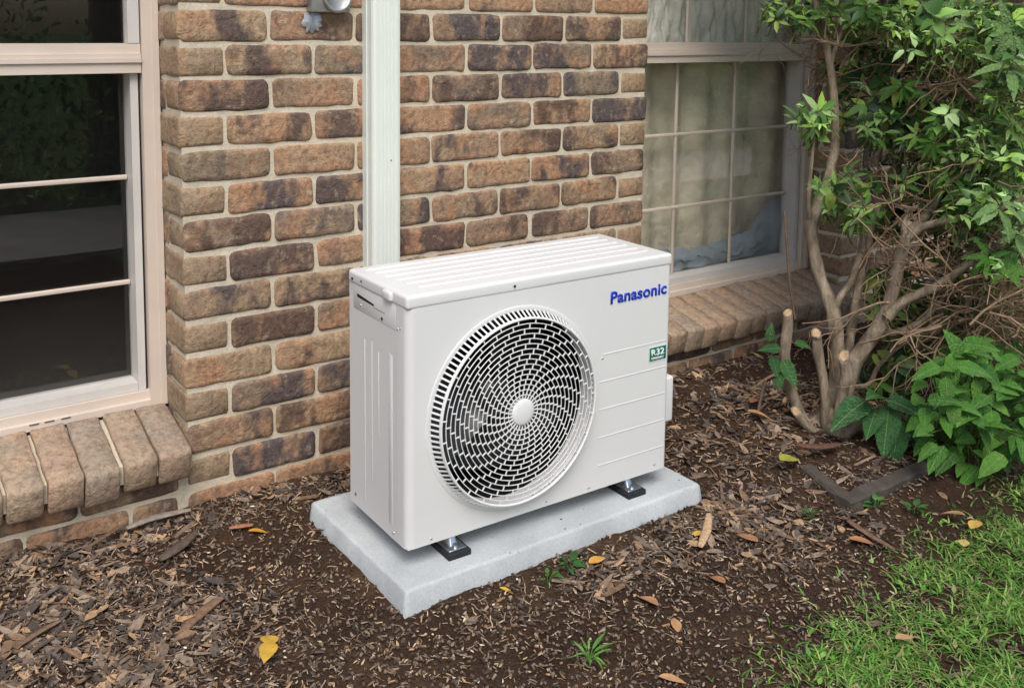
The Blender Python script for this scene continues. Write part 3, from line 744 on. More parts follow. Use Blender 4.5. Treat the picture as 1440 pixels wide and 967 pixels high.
def frame_from(dirv, up):
    x = Vector(dirv).normalized(); u = Vector(up); z = (u - x * u.dot(x))
    z = z.normalized() if z.length > 1e-6 else x.orthogonal().normalized(); y = z.cross(x)
    m = Matrix((x, y, z)).transposed(); return m
def rnd_unit(up=0.0):
    while True:
        v = Vector((random.uniform(-1, 1), random.uniform(-1, 1), random.uniform(-1, 1)))
        if .1 < v.length < 1: v = v.normalized(); v.z += up; return v.normalized()
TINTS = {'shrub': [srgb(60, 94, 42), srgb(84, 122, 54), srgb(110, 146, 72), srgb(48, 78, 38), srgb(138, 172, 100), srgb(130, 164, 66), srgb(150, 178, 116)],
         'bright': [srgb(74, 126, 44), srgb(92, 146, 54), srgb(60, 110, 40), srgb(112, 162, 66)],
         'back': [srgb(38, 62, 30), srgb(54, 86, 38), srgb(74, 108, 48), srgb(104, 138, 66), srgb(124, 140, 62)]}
ML = {'shrub': leaf_material('shrub_leaf', TINTS['shrub']), 'bright': leaf_material('bright_leaf', TINTS['bright'], .32), 'glossy': leaf_material('glossy_leaf', [srgb(44, 88, 46), srgb(56, 104, 54), srgb(66, 114, 58)], .3),
      'pale': leaf_material('pale_leaf', [srgb(102, 138, 74), srgb(122, 156, 92), srgb(90, 124, 62), srgb(136, 168, 104)])}
leafmesh = {}
def lm(kind, mk):
    key = (kind, mk)
    if key not in leafmesh:
        out = []
        for i in range(6):
            mb = MB(); rr = random.Random(i + 3)
            if kind == 'lance': v, f = leaf_verts(1, .25 + .07 * rr.random(), 'lance', .35, .1 + .4 * rr.random(), .09, 12)
            elif kind == 'ovate': v, f = leaf_verts(1, .45 + .12 * rr.random(), 'ovate', .2, .1 + .35 * rr.random(), .04, 9)
            else: v, f = leaf_verts(1, .8 + .15 * rr.random(), 'round', .15, .1 + .3 * rr.random(), .10, 9)
            mb.add(v, f, None, True); out.append(mb.mesh(kind + '_leaf', ML[mk]))
        leafmesh[key] = out
    return random.choice(leafmesh[key])
LEAFMAT = tint_material('foliage_mass', .45, .4, .22, 9, .2)
BARK = None
def bark():
    m, t, b = mat('bark'); b.inputs['Roughness'].default_value = .85
    tc = N(t, 'TexCoord'); o = tc.outputs['Object']; mp = N(t, 'Mapping'); mp.inputs['Scale'].default_value = (30, 30, 9); L(t, o, mp.inputs[0])
    n = noise(t, 1, mp.outputs[0], 6, .65); n2 = noise(t, 11, o, 4)
    c = ramp(t, n.outputs[0], [(.28, srgb(76, 66, 54)), (.48, srgb(126, 112, 94)), (.72, srgb(168, 154, 134))]).outputs[0]
    c = mix(t, 1, c, ramp(t, n2.outputs[0], [(.3, (.72, .7, .68)), (.65, (1.08, 1.08, 1.05))]).outputs[0], 'MULTIPLY')
    L(t, c, b.inputs['Base Color']); bump(t, b, math_(t, 'ADD', n.outputs[0], n2.outputs[0]), .012, 1.0); return m
BARK = bark(); TWIG = simple('twig_bark', srgb(112, 92, 74), .85, 0, 30, .3); CUT = simple('cut_wood', srgb(176, 148, 112), .85, 0, 60, .3)

# ---- pruned shrub: stems traced at the depth of their root
SB_ = G(1168, 598, .03); SD = depth_of(SB_); shrub = tag(empty('pruned_shrub', SB_), 'multi stemmed pruned shrub with bare brown limbs and sawn stubs beside the window', 'shrub')
def smoothpath(pts, k=4):
    pts = [Vector(p) for p in pts]; out = []
    for i in range(len(pts) - 1):
        p0 = pts[max(i - 1, 0)]; p1 = pts[i]; p2 = pts[i + 1]; p3 = pts[min(i + 2, len(pts) - 1)]
        for j in range(k):
            t = j / k; out.append(.5 * ((2 * p1) + (-p0 + p2) * t + (2 * p0 - 5 * p1 + 4 * p2 - p3) * t * t + (-p0 + 3 * p1 - 3 * p2 + p3) * t ** 3))
    out.append(pts[-1]); return out
def stem(name, pix, d0, d1, w0, w1, mat_=BARK, root=shrub, sub=None, seg=12, cut=False, parent=None):
    n = len(pix); pts = [P(x, y, d0 + (d1 - d0) * i / (n - 1)) for i, (x, y) in enumerate(pix)]
    pts = smoothpath(pts); m = len(pts); k = .5 / FPX
    rad = [(w0 + (w1 - w0) * i / (m - 1)) * .86 * k * depth_of(pts[i]) for i in range(m)]
    mb = MB(); mb.tube(pts, rad, seg, rough=.28, seed=len(name) + pix[0][0], cap=not cut)
    if cut:      # sawn at a slant; pale wood inside a rim of bark
        t = (pts[-1] - pts[-2]).normalized(); c = pts[-1]; sd_ = (CAM - c).normalized() + RM @ Vector((random.uniform(-.5, .3), 0, 0))
        sd_ = (sd_ - t * sd_.dot(t)).normalized(); cdir = (t * .75 + sd_ * .66).normalized()
        endr = []
        for i in range(len(mb.v) - seg, len(mb.v)):
            v = Vector(mb.v[i]); v = v - t * ((v - c).dot(cdir) / t.dot(cdir)); mb.v[i] = tuple(v); endr.append(v)
        mb.add(endr, [tuple(range(seg))])
    o = build(mb, name, mat_, parent or root, sub or SB_)
    if cut:
        f_ = MB(); f_.add([c + (v - c) * .74 + cdir * (.0012 + .0008 * math.sin(i * 2.1)) for i, v in enumerate(endr)] + [c + (v - c) * .9 - cdir * .004 for v in endr], [tuple(range(seg))] + [(i, seg + i, seg + (i + 1) % seg, (i + 1) % seg) for i in range(seg)])
        build(f_, 'cut_face', CUT, o, SB_)
    return o, pts
st = {}
st['A'] = stem('trunk', [(1162, 612), (1170, 570), (1178, 520), (1176, 480), (1173, 445), (1164, 420), (1152, 386), (1143, 345), (1139, 310)], SD, SD + .12, 27, 19)[1]
st['A2'] = stem('limb', [(1141, 322), (1152, 285), (1166, 245), (1174, 200), (1173, 145), (1167, 90), (1156, 40), (1146, 0)], SD + .12, SD + .16, 17, 10)[1]
st['A3'] = stem('limb', [(1141, 330), (1137, 290), (1140, 240), (1146, 190)], SD + .12, SD + .1, 10, 4)[1]
st['A4'] = stem('limb', [(1167, 95), (1178, 60), (1190, 25), (1200, -15)], SD + .15, SD + .12, 8, 5)[1]
st['B'] = stem('limb', [(1172, 440), (1180, 420), (1194, 400), (1205, 374), (1212, 350), (1217, 325)], SD + .06, SD + .16, 12, 10)[1]
st['C'] = stem('limb', [(1178, 570), (1188, 520), (1194, 482), (1204, 425), (1214, 370), (1222, 330), (1232, 298), (1246, 268), (1262, 225)], SD + .03, SD + .28, 15, 12)[1]
st['D'] = stem('limb', [(1185, 560), (1200, 512), (1222, 478), (1246, 440), (1258, 395), (1266, 360), (1273, 335)], SD + .02, SD - .05, 28, 19)[1]
st['D1'] = stem('limb', [(1271, 345), (1284, 322), (1300, 305), (1318, 280), (1330, 240), (1338, 190)], SD - .05, SD + .08, 16, 8)[1]
st['D2'] = stem('limb', [(1276, 335), (1300, 318), (1330, 311), (1366, 303), (1400, 296), (1440, 280)], SD - .05, SD - .18, 13, 8)[1]
st['D3'] = stem('limb', [(1273, 338), (1271, 318), (1278, 295)], SD - .05, SD + .02, 12, 5)[1]
st['E'] = stem('limb', [(1247, 446), (1266, 428), (1292, 413), (1318, 402), (1344, 384), (1366, 368), (1392, 352), (1420, 345)], SD - .04, SD - .12, 17, 10)[1]
st['F'] = stem('limb', [(1236, 462), (1255, 468), (1290, 455), (1316, 430), (1345, 405), (1380, 385)], SD + .0, SD + .05, 14, 6)[1]
st['H'] = stem('limb', [(1232, 300), (1238, 270), (1236, 240), (1242, 190)], SD + .25, SD + .3, 8, 5)[1]
st['I'] = stem('limb', [(1196, 545), (1222, 540), (1235, 515), (1262, 490), (1290, 470)], SD + .12, SD + .2, 9, 5)[1]
stem('stub', [(1140, 608), (1122, 575), (1110, 535), (1104, 500), (1107, 470), (1108, 440)], SD, SD + .02, 19, 16, cut=True)
stem('stub', [(1160, 600), (1160, 560), (1156, 525), (1150, 495), (1148, 468)], SD - .04, SD - .04, 15, 16, cut=True)
stem('stub', [(1176, 600), (1183, 560), (1190, 525), (1187, 500)], SD - .05, SD - .06, 17, 19, cut=True)
stem('stub', [(1165, 610), (1145, 607), (1128, 592), (1119, 578)], SD - .05, SD - .07, 16, 14, cut=True)
stem('root', [(1160, 600), (1178, 612), (1200, 603), (1222, 586), (1240, 570)], SD - .06, SD - .12, 24, 9)
stem('root', [(1150, 598), (1130, 606), (1110, 618), (1090, 628)], SD - .02, SD - .05, 22, 8)
rb = MB(); rb.tube(smoothpath([P(1140, 605, SD), P(1160, 590, SD - .01), P(1185, 600, SD - .02)]), [.030] * 4 + [.045] * 4 + [.028], 12, rough=.5); build(rb, 'root', BARK, shrub, SB_)
stem('dead_stick', [(1103, 298), (1107, 350), (1111, 400), (1118, 448)], SD + .22, SD + .2, 5, 4, TWIG, seg=6)
stem('dead_stick', [(1064, 610), (1068, 570), (1076, 535)], SD + .05, SD + .1, 7, 5, TWIG, seg=6)
# fine twigs: a loose tangle, one joined mass
tw = MB(); stw = MB()
def twig(mb, p, d, ln, r, lvl=0):
    pts = [Vector(p)]; d = Vector(d).normalized()
    for i in range(5): d = (d + rnd_unit() * .38).normalized(); pts.append(pts[-1] + d * ln / 5)
    c = random.uniform(.7, 1.25); col = tuple(x * c for x in srgb(140, 117, 94))
    mb.tube(pts, [r * (1 - .12 * i) for i in range(6)], 4, col, cap=False)
    if lvl < 2:
        for i in (2, 3, 4):
            if random.random() < .75: twig(mb, pts[i], (d + rnd_unit() * 1.1), ln * .55, r * .6, lvl + 1)
    return pts
TWM = tint_material('twigs', .85, .2)
for (px, py, dd, n_) in ((1300, 110, .35, 10), (1350, 170, .35, 12), (1400, 90, .3, 9), (1250, 60, .4, 9), (1280, 230, .35, 9), (1360, 440, -.05, 26), (1400, 400, -.08, 26), (1330, 480, .05, 16), (1420, 450, -.08, 28), (1300, 440, .1, 12), (1390, 130, .0, 20), (1330, 130, .1, 20), (1320, 330, .1, 12), (1270, 90, .15, 14), (1400, 240, -.1, 10), (1290, 260, .1, 10), (1350, 350, .0, 14), (1300, 380, .3, 8), (1210, 60, .35, 6), (1225, 130, .35, 6), (1400, 330, .2, 8), (1260, 300, .3, 6)):
    for i in range(n_):
        p = P(px + random.uniform(-45, 45), py + random.uniform(-40, 40), SD + dd + random.uniform(-.15, .15))
        if p.y > -.06: p.y = -.06 - random.random() * .1
        dr = RM @ Vector((random.uniform(.2, 1), random.uniform(-.5, .6), random.uniform(-.4, .4))) * random.choice((1, 1, -1))
        twig(stw, p, dr, random.uniform(.18, .34), random.uniform(.0026, .0052))
o = build(stw, 'twigs', TWM, shrub, SB_); o['kind'] = 'stuff'

# leaves on the shrub
mass = MB(); NLEAF = {'n': 0}
def put_leaf(kind, mk, p, d, up, ln, root, sub, single=True, tints='shrub'):
    m3 = frame_from(d, up)
    if single and NLEAF['n'] < 295:
        NLEAF['n'] += 1
        o = link('leaf', lm(kind, mk), root); o.matrix_local = Matrix.Translation(Vector(p) - Vector(sub)) @ m3.to_4x4() @ Matrix.Scale(ln, 4); return
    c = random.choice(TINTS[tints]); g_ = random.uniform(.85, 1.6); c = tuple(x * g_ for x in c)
    v, f = leaf_verts(ln, ln * {'lance': .36, 'ovate': .55, 'round': .85}[kind], kind, .25, random.uniform(.1, .4), .08, 5)
    mass.add([m3 @ Vector(q) + Vector(p) for q in v], f, c, True)
def rosette(px, py, depth, n_, ln, kind='lance', mk='shrub', single=True, face=.7, tints='shrub'):
    """whorl of leaves at the end of a twig, its axis leaning to the light"""
    c = P(px, py, depth)
    if c.y > -.05: c.y = -.05
    axis_ = ((CAM - c).normalized() * face + Vector((0, -.2, 1)) * random.uniform(.3, .9) + rnd_unit() * .5).normalized()
    q = axis_.orthogonal().normalized(); q2 = axis_.cross(q); a0 = random.random() * 6
    for i in range(n_):
        a = a0 + i * 2.4 + random.uniform(-.2, .2); sp = random.uniform(.25, .75)
        d = (q * math.cos(a) + q2 * math.sin(a) + axis_ * sp * .5 - Vector((0, 0, .25))).normalized()
        put_leaf(kind, mk, c + d * .004 - axis_ * .01 * (i % 3), d, axis_ + d * -.2, ln * random.uniform(.65, 1.15), shrub, SB_, single, tints)
    mb_pts = [c, c - axis_ * .03 + rnd_unit() * .006, c - axis_ * .055 + Vector((0, 0, -.02)) + rnd_unit() * .012]
    tw.tube(mb_pts, [.0018, .0022, .0028], 5, shade(srgb(104, 108, 66), .8, 1.2), cap=False)
# chosen clusters the photograph shows
for (px, py, n_, px_len, dd, mk) in ((1326, 28, 8, 52, -.10, 'pale'), (1425, 48, 7, 52, -.25, 'pale'), (1423, 90, 6, 52, -.25, 'pale'), (1408, 285, 8, 46, -.25, 'pale'), (1424, 175, 7, 30, -.2, 'shrub'), (1432, 330, 6, 36, -.25, 'pale'),
        (1218, 178, 8, 24, .05, 'pale'), (1216, 120, 7, 20, .08, 'pale'), (1123, 163, 8, 26, .1, 'shrub'), (1146, 178, 7, 24, .06, 'shrub'), (1160, 20, 8, 26, .1, 'shrub'), (1130, 22, 8, 26, .1, 'shrub'), (1105, 10, 7, 24, .1, 'shrub'), (1178, 10, 7, 28, .08, 'shrub'),
        (1192, 245, 8, 28, .0, 'shrub'), (1215, 290, 7, 28, .0, 'shrub'), (1175, 262, 7, 24, .0, 'shrub'), (1150, 262, 6, 22, .0, 'shrub'), (1200, 305, 6, 26, -.02, 'shrub'), (1310, 200, 8, 30, -.05, 'bright'), (1318, 165, 7, 26, -.05, 'bright'), (1345, 150, 7, 26, -.05, 'bright'),
        (1335, 245, 7, 34, -.08, 'bright'), (1290, 190, 7, 26, 0, 'shrub'), (1270, 120, 6, 26, .05, 'bright'), (1300, 130, 6, 24, 0, 'bright'), (1380, 220, 8, 30, -.15, 'shrub'), (1400, 200, 7, 32, -.15, 'shrub'), (1360, 270, 7, 32, -.1, 'shrub'), (1390, 360, 7, 30, -.2, 'bright'), (1415, 375, 6, 32, -.22, 'bright'), (1270, 255, 6, 30, 0, 'shrub')):
    rosette(px, py, SD + dd, n_, px_len * SD / FPX * .95, random.choice(('lance', 'ovate')) if mk == 'bright' else 'lance', mk)
# the rest of the crown: clumps through its depth
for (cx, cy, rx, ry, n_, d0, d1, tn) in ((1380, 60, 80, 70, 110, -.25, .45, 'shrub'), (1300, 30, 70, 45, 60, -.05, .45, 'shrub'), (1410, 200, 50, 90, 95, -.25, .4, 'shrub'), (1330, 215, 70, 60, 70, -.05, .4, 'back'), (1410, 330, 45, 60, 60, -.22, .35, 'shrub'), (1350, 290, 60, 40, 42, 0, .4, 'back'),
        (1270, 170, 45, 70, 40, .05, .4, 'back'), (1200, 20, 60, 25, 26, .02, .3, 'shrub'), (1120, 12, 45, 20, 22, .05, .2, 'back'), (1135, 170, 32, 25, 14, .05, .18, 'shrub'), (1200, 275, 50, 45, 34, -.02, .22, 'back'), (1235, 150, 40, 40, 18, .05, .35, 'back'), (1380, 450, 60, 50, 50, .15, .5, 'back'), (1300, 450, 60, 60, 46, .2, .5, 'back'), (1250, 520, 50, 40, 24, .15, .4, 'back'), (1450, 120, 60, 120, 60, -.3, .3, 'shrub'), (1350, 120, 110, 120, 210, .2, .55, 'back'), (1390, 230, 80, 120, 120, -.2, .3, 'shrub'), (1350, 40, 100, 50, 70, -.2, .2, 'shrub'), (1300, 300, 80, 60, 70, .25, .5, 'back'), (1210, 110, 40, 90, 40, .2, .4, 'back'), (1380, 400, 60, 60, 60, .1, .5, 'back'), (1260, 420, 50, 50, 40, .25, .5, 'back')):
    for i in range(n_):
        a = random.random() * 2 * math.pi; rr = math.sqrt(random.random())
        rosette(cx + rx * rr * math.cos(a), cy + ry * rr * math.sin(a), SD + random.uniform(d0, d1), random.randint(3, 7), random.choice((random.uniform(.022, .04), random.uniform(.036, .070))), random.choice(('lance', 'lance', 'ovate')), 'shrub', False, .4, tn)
for i in range(2600):        # unseen crown leaves added overhead to shade the wall and window
    c = Vector((random.uniform(1.75, 4.2), random.uniform(-.85, -.05), random.uniform(1.5, 2.5)))
    if c.z < 1.5 + .25 * abs(c.x - 2.8) - .2: continue
    for k in range(5): put_leaf('ovate', 'shrub', c + rnd_unit() * .05, rnd_unit(-.1), Vector((0, 0, 1)) + rnd_unit() * .7, random.uniform(.06, .11), shrub, SB_, False, 'shrub')
o = build(tw, 'twigs', TWM, shrub, SB_); o['kind'] = 'stuff'
o = build(mass, 'foliage', LEAFMAT, shrub, SB_); o['kind'] = 'stuff'
# small sprouts on the left stub
SPR = 0
for (bx, by, tx, ty, wpx) in ((1082, 480, 1085, 455, 14), (1098, 490, 1070, 488, 17), (1118, 480, 1140, 488, 16), (1086, 500, 1094, 530, 16), (1100, 505, 1122, 545, 16), (1092, 545, 1100, 520, 12), (1160, 535, 1155, 520, 12)):
    p = P(bx, by, SD - .03); q = P(tx, ty, SD - .05); d = q - p
    o = link('leaf', lm('ovate', 'glossy'), shrub); o.matrix_local = Matrix.Translation(p - SB_) @ frame_from(d, (CAM - p).normalized() + Vector((0, 0, .6))).to_4x4() @ Matrix.Scale(d.length, 4)

# ---- low seedling with large glossy leaves
SE = G(1245, 628, .02); D0 = depth_of(SE)
seed_ = tag(empty('broadleaf_plant', SE), 'low plant with large glossy dark green leaves in front of the shrub stems', 'plant')
stem('stem', [(1245, 632), (1244, 600), (1246, 575), (1243, 562)], D0, D0, 5, 4, TWIG, seed_, SE, 6)
for (bx, by, tx, ty, up) in ((1218, 563, 1176, 588, 1), (1246, 562, 1292, 572, 1), (1250, 570, 1243, 634, .2), (1264, 588, 1256, 648, .3), (1277, 590, 1313, 630, .5), (1306, 622, 1330, 681, .3), (1240, 560, 1232, 540, 1), (1262, 606, 1250, 645, .4), (1275, 592, 1296, 566, 1), (1290, 612, 1300, 640, .3), (1232, 575, 1222, 600, .5)):
    p = P(bx, by, D0 - .02); q = P(tx, ty, D0 - .10); d = q - p
    o = link('leaf', lm('ovate', 'glossy'), seed_); o.matrix_local = Matrix.Translation(p - SE) @ frame_from(d, (CAM - p).normalized() * 1.0 + Vector((0, 0, up))).to_4x4() @ Matrix.Scale(d.length * 1.08, 4)
    sm = MB(); sm.tube([P(1244, 572, D0), (P(1244, 572, D0) + p) / 2 + Vector((0, 0, .008)), p], .0018, 5); build(sm, 'leaf_stalk', TWIG, seed_, SE)

# ---- bright green clump on the right
BG_ = G(1390, 655, .0); DB = depth_of(BG_)
bush = tag(empty('leafy_clump', BG_), 'bright green clump of broad overlapping leaves at the lawn edge', 'plant')
mass2 = MB(); stm = MB(); cnt = 0
cands = []
for i in range(215):
    a = random.random() * 2 * math.pi; rr = math.sqrt(random.random()); px = 1385 + 92 * rr * math.cos(a); py = 568 + 92 * rr * math.sin(a)
    if px < 1300 and py < 490: continue
    dd = (-.16 + .5 * random.random() ** 1.5) + .25 * max(0, (560 - py) / 100) * .5
    cands.append((dd, px, py))
cands.sort()
for dd, px, py in cands:
    p = P(px, py, DB + dd)
    if p.z < .015: p.z = .015
    d = ((CAM - p).normalized() * .55 + RM @ Vector((random.uniform(-.9, .9), 0, 0)) + Vector((0, 0, random.uniform(-.8, .15)))).normalized()
    ln = random.uniform(.055, .092); up = (CAM - p).normalized() * .55 + Vector((0, 0, 1)) + rnd_unit() * .45
    if cnt < 170:
        o = link('leaf', lm('ovate', 'bright'), bush); o.matrix_local = Matrix.Translation(p - BG_) @ frame_from(d, up).to_4x4() @ Matrix.Scale(ln, 4); cnt += 1
    else:
        c = random.choice(TINTS['bright']); v, f = leaf_verts(ln, ln * .65, 'ovate', .2, .25, .05, 5); m3 = frame_from(d, up); mass2.add([m3 @ Vector(q) + p for q in v], f, c, True)
    b_ = Vector((BG_.x + random.uniform(-.05, .08), BG_.y + random.uniform(.02, .16), 0)); mid = (p + b_) / 2 + Vector((0, 0, .05))
    if cnt % 3 == 0: stm.tube(smoothpath([b_, mid, p], 3), .0022, 5, srgb(86, 108, 52), cap=False)
for (bx, by, tx, ty) in ((1330, 530, 1334, 572), (1345, 515, 1398, 520), (1322, 515, 1290, 522), (1340, 560, 1342, 598), (1360, 580, 1396, 600), (1412, 640, 1380, 660), (1350, 500, 1340, 470)):
    p = P(bx, by, DB - .17); q = P(tx, ty, DB - .2); d = q - p
    o = link('leaf', lm('ovate', 'bright'), bush); o.matrix_local = Matrix.Translation(p - BG_) @ frame_from(d, (CAM - p).normalized() + Vector((0, 0, .8))).to_4x4() @ Matrix.Scale(d.length * 1.05, 4)
o = build(mass2, 'foliage', LEAFMAT, bush, BG_); o['kind'] = 'stuff'
build(stm, 'stems', TWM, bush, BG_)

# ---- edging round the bed
ed = tag(empty('garden_edging', G(1195, 716)), 'dark weathered garden edging corner half buried in mulch', 'edging'); e0 = G(1195, 716)
def board(pa, pb, wd, hgt, seed):
    pa, pb = Vector(pa), Vector(pb); d = (pb - pa); ln = d.length; d.normalize(); n = Vector((-d.y, d.x, 0)); mb = MB(); vs = []; S = 24
    for i in range(S + 1):
        c = pa + d * ln * i / S
        for (s_, z) in ((0, -.04), (0, hgt - .006), (.006, hgt), (wd - .006, hgt), (wd, hgt - .006), (wd, -.04)):
            q = c + n * s_; nz = mnoise.noise(q * 18 + Vector((seed, 0, z * 40))) * .004; vs.append((q.x + n.x * nz, q.y + n.y * nz, z + nz))
    mb.add(vs, [(i * 6 + k, (i + 1) * 6 + k, (i + 1) * 6 + (k + 1) % 6, i * 6 + (k + 1) % 6) for i in range(S) for k in range(6)] + [tuple(range(5, -1, -1)), tuple(range(S * 6, S * 6 + 6))]); return mb
EDM = simple('weathered_edging', srgb(74, 67, 60), .9, 0, 25, .3, 90, .004)
c0 = G(1195, 720); build(board(c0, G(1330, 662), .045, .028, 1), 'board', EDM, ed, e0); c1 = G(1122, 662)
build(board((c1.x, c1.y, 0), (c0.x - .002, c0.y + .004, 0), .045, .018, 5), 'board', EDM, ed, e0)

# ---- mulch, leaf litter and flecks: uncountable
TS = [srgb(66, 55, 47), srgb(86, 73, 62), srgb(106, 91, 78), srgb(126, 109, 94), srgb(148, 129, 110), srgb(96, 87, 80), srgb(76, 68, 62), srgb(128, 102, 80)]
LIGHT = [srgb(186, 162, 132), srgb(206, 184, 152), srgb(172, 140, 106), srgb(222, 206, 180)]
def blocked(x, y, m=.004):
    return (sx0 - m < x < sx0 + sw + m and sy0 - m < y < sy0 + sdp + m) or y > -.012
lit = MB()
def chip(x, y, ln, wd, th, tilt, col, kind):
    a = random.random() * 2 * math.pi; z = ghz(x, y) + th * .4 + random.random() * .004
    m3 = Matrix.Rotation(a, 3, 'Z') @ Matrix.Rotation(random.uniform(-tilt, tilt), 3, 'X') @ Matrix.Rotation(random.uniform(-tilt, tilt), 3, 'Y'); o = Vector((x, y, z))
    if kind == 0:      # splinter of bark
        h = ln / 2; w_ = wd / 2; t = th / 2; k1, k2 = random.uniform(.3, .9), random.uniform(.3, .9)
        vs = [(-h, -w_ * k1, -t), (h, -w_ * k2, -t), (h * .9, w_ * k2, -t), (-h * .85, w_, -t), (-h, -w_ * k1, t), (h, -w_ * k2, t * .6), (h * .9, w_ * k2, t), (-h * .85, w_, t * .7)]
        fs = [(4, 5, 6, 7), (0, 1, 5, 4), (1, 2, 6, 5), (2, 3, 7, 6), (3, 0, 4, 7)]
        lit.add([m3 @ Vector(v) + o for v in vs], fs, col)
    elif kind == 1:    # dead leaf
        v, f = leaf_verts(ln, wd, random.choice(('lance', 'ovate')), random.uniform(-.3, .5), random.uniform(-.35, .35), .05, 4)
        lit.add([m3 @ (Vector(q) - Vector((ln / 2, 0, 0))) + o + Vector((0, 0, .003)) for q in v], f, col, True)
    else:              # bit of twig
        p = [m3 @ Vector((-ln / 2 + ln * i / 3, random.uniform(-1, 1) * ln * .08, random.uniform(0, .2) * wd)) + o for i in range(4)]
        lit.tube(p, wd * .5, 4, col, cap=True)
def inpoly(px, py): pass
def density(px, py):
    """how thick the litter lies, by area of the bed"""
    p = G(px, py); x, y = p.x, p.y
    d = .13
    d = max(d, .95 * math.exp(-(((x + .36) / .34) ** 2 + ((y + .42) / .34) ** 2)))         # in front of the left sill
    d = max(d, .9 * math.exp(-((y + .02) / .13) ** 2))                                       # along the wall
    d = max(d, 1.0 * math.exp(-(((x - 1.65) / .55) ** 2 + ((y + .45) / .40) ** 2)))          # under the shrub
    d = max(d, .85 * math.exp(-(((x - 1.15) / .28) ** 2 + ((y + .82) / .22) ** 2)))          # right of the slab
    d = max(d, .7 * math.exp(-(((x - .75) / .4) ** 2 + ((y + .80) / .09) ** 2)))             # along the slab's front
    return d
made = 0
for it in range(60000):
    px = random.uniform(-60, 1500); py = random.uniform(440, 1010)
    p = G(px, py)
    # spread evenly over the ground, not over the picture
    if random.random() > min(1, (SD * .55 / max(depth_of(p), .1)) ** -2 * .5): continue
    if p.y > -.005 or p.x > 3.2: continue
    dn = density(px, py) * (.65 + .7 * (mnoise.noise(Vector((p.x * 5, p.y * 5, 20))) + .5))
    if random.random() > dn: continue
    big = random.random()
    if blocked(p.x, p.y, .010): continue
    if big < .06 * dn * dn: chip(p.x, p.y, random.uniform(.04, .085), random.uniform(.007, .016), .005, .25, random.choice(TS), 0)
    elif big < .24 * dn * dn + .004: chip(p.x, p.y, random.uniform(.028, .055), random.uniform(.012, .024), .002, .45, random.choice(TS[2:] + LIGHT[2:3]), 1)
    elif big < .62: chip(p.x, p.y, random.uniform(.008, .016 + .018 * dn), random.uniform(.003, .005 + .006 * dn), .004, .5, random.choice(TS + LIGHT[2:3]), random.choice((0, 1)))
    else: chip(p.x, p.y, random.uniform(.010, .022 + .03 * dn), random.uniform(.0018, .0034), .002, .35, random.choice(TS[2:] + LIGHT[:1]), 2)
    made += 1
for it in range(10000):       # small pale flecks
    px = random.uniform(-40, 1300); py = random.uniform(640, 1000); p = G(px, py)
    if blocked(p.x, p.y, .006): continue
    k_ = random.random()
    if k_ < .22: chip(p.x, p.y, random.uniform(.005, .013), random.uniform(.002, .005), .002, .6, shade(random.choice(LIGHT), .5, .95), 1)
    elif k_ < .38: chip(p.x, p.y, random.uniform(.006, .018), random.uniform(.0010, .0018), .002, .4, shade(random.choice(LIGHT), .5, .95), 2)
    else: chip(p.x, p.y, random.uniform(.004, .009), random.uniform(.003, .006), .004, .8, random.choice(TS[:4]), 0)
for it in range(24):          # crumbs on the slab
    x = sx0 + sw * random.random(); y = sy0 + sdp * random.random() ** 1.6; n0 = len(lit.v); a = random.random() * 6.28; k_ = random.uniform(.0010, .0024)
    lit.add([(x + k_ * math.cos(a + q * 1.5) * (1.6 if q % 2 else .7), y + k_ * math.sin(a + q * 1.5), stp + zz) for zz in (-.001, .0014) for q in range(4)], [(4, 5, 6, 7), (0, 1, 5, 4), (1, 2, 6, 5), (2, 3, 7, 6), (3, 0, 4, 7)], random.choice(TS))
LITM = tint_material('dead_matter', .85, .2, .0, 90, .3)
lo = tag(build(lit, 'leaf_litter', LITM), 'brown bark mulch and dead leaf litter over the bed', 'mulch', kind='stuff')

# ---- grass
gs = MB(); GT = [srgb(90, 138, 54), srgb(106, 156, 64), srgb(126, 172, 76), srgb(78, 120, 48), srgb(148, 180, 94), srgb(156, 156, 100)]
def blade(x, y, ln, lean, col, w_=.0016):
    a = random.random() * 2 * math.pi; d = Vector((math.cos(a), math.sin(a), 0)); n = Vector((-d.y, d.x, 0)); z = ghz(x, y) - .002 if -1.2 < x < 4 and y > -2.2 else 0
    o = Vector((x, y, z)); vs = []
    for i in range(4):
        t = i / 3; c = o + d * (lean * ln * t * t) + Vector((0, 0, ln * (t - .45 * lean * t * t))); ww = w_ * (1 - t * .85)
        vs += [c + n * ww, c - n * ww]
    gs.add(vs, [(0, 1, 3, 2), (2, 3, 5, 4), (4, 5, 7, 6)], col, True)
def lawn_amount(x, y):
    """1 in the lawn, falling to 0 in the bed; the border runs slantwise"""
    e = (y + 1.30) + .62 * (1.05 - x) * .0
    # border through the points (0.70,-1.27) and (1.9,-1.10)
    yb = -1.235 + .13 * (x - .7) if x > .62 else -1.25 - .55 * (.62 - x)
    s_ = yb - y + .05 * mnoise.noise(Vector((x * 4, y * 4, 1))) 
    return smooth(-.10, .13, s_) 
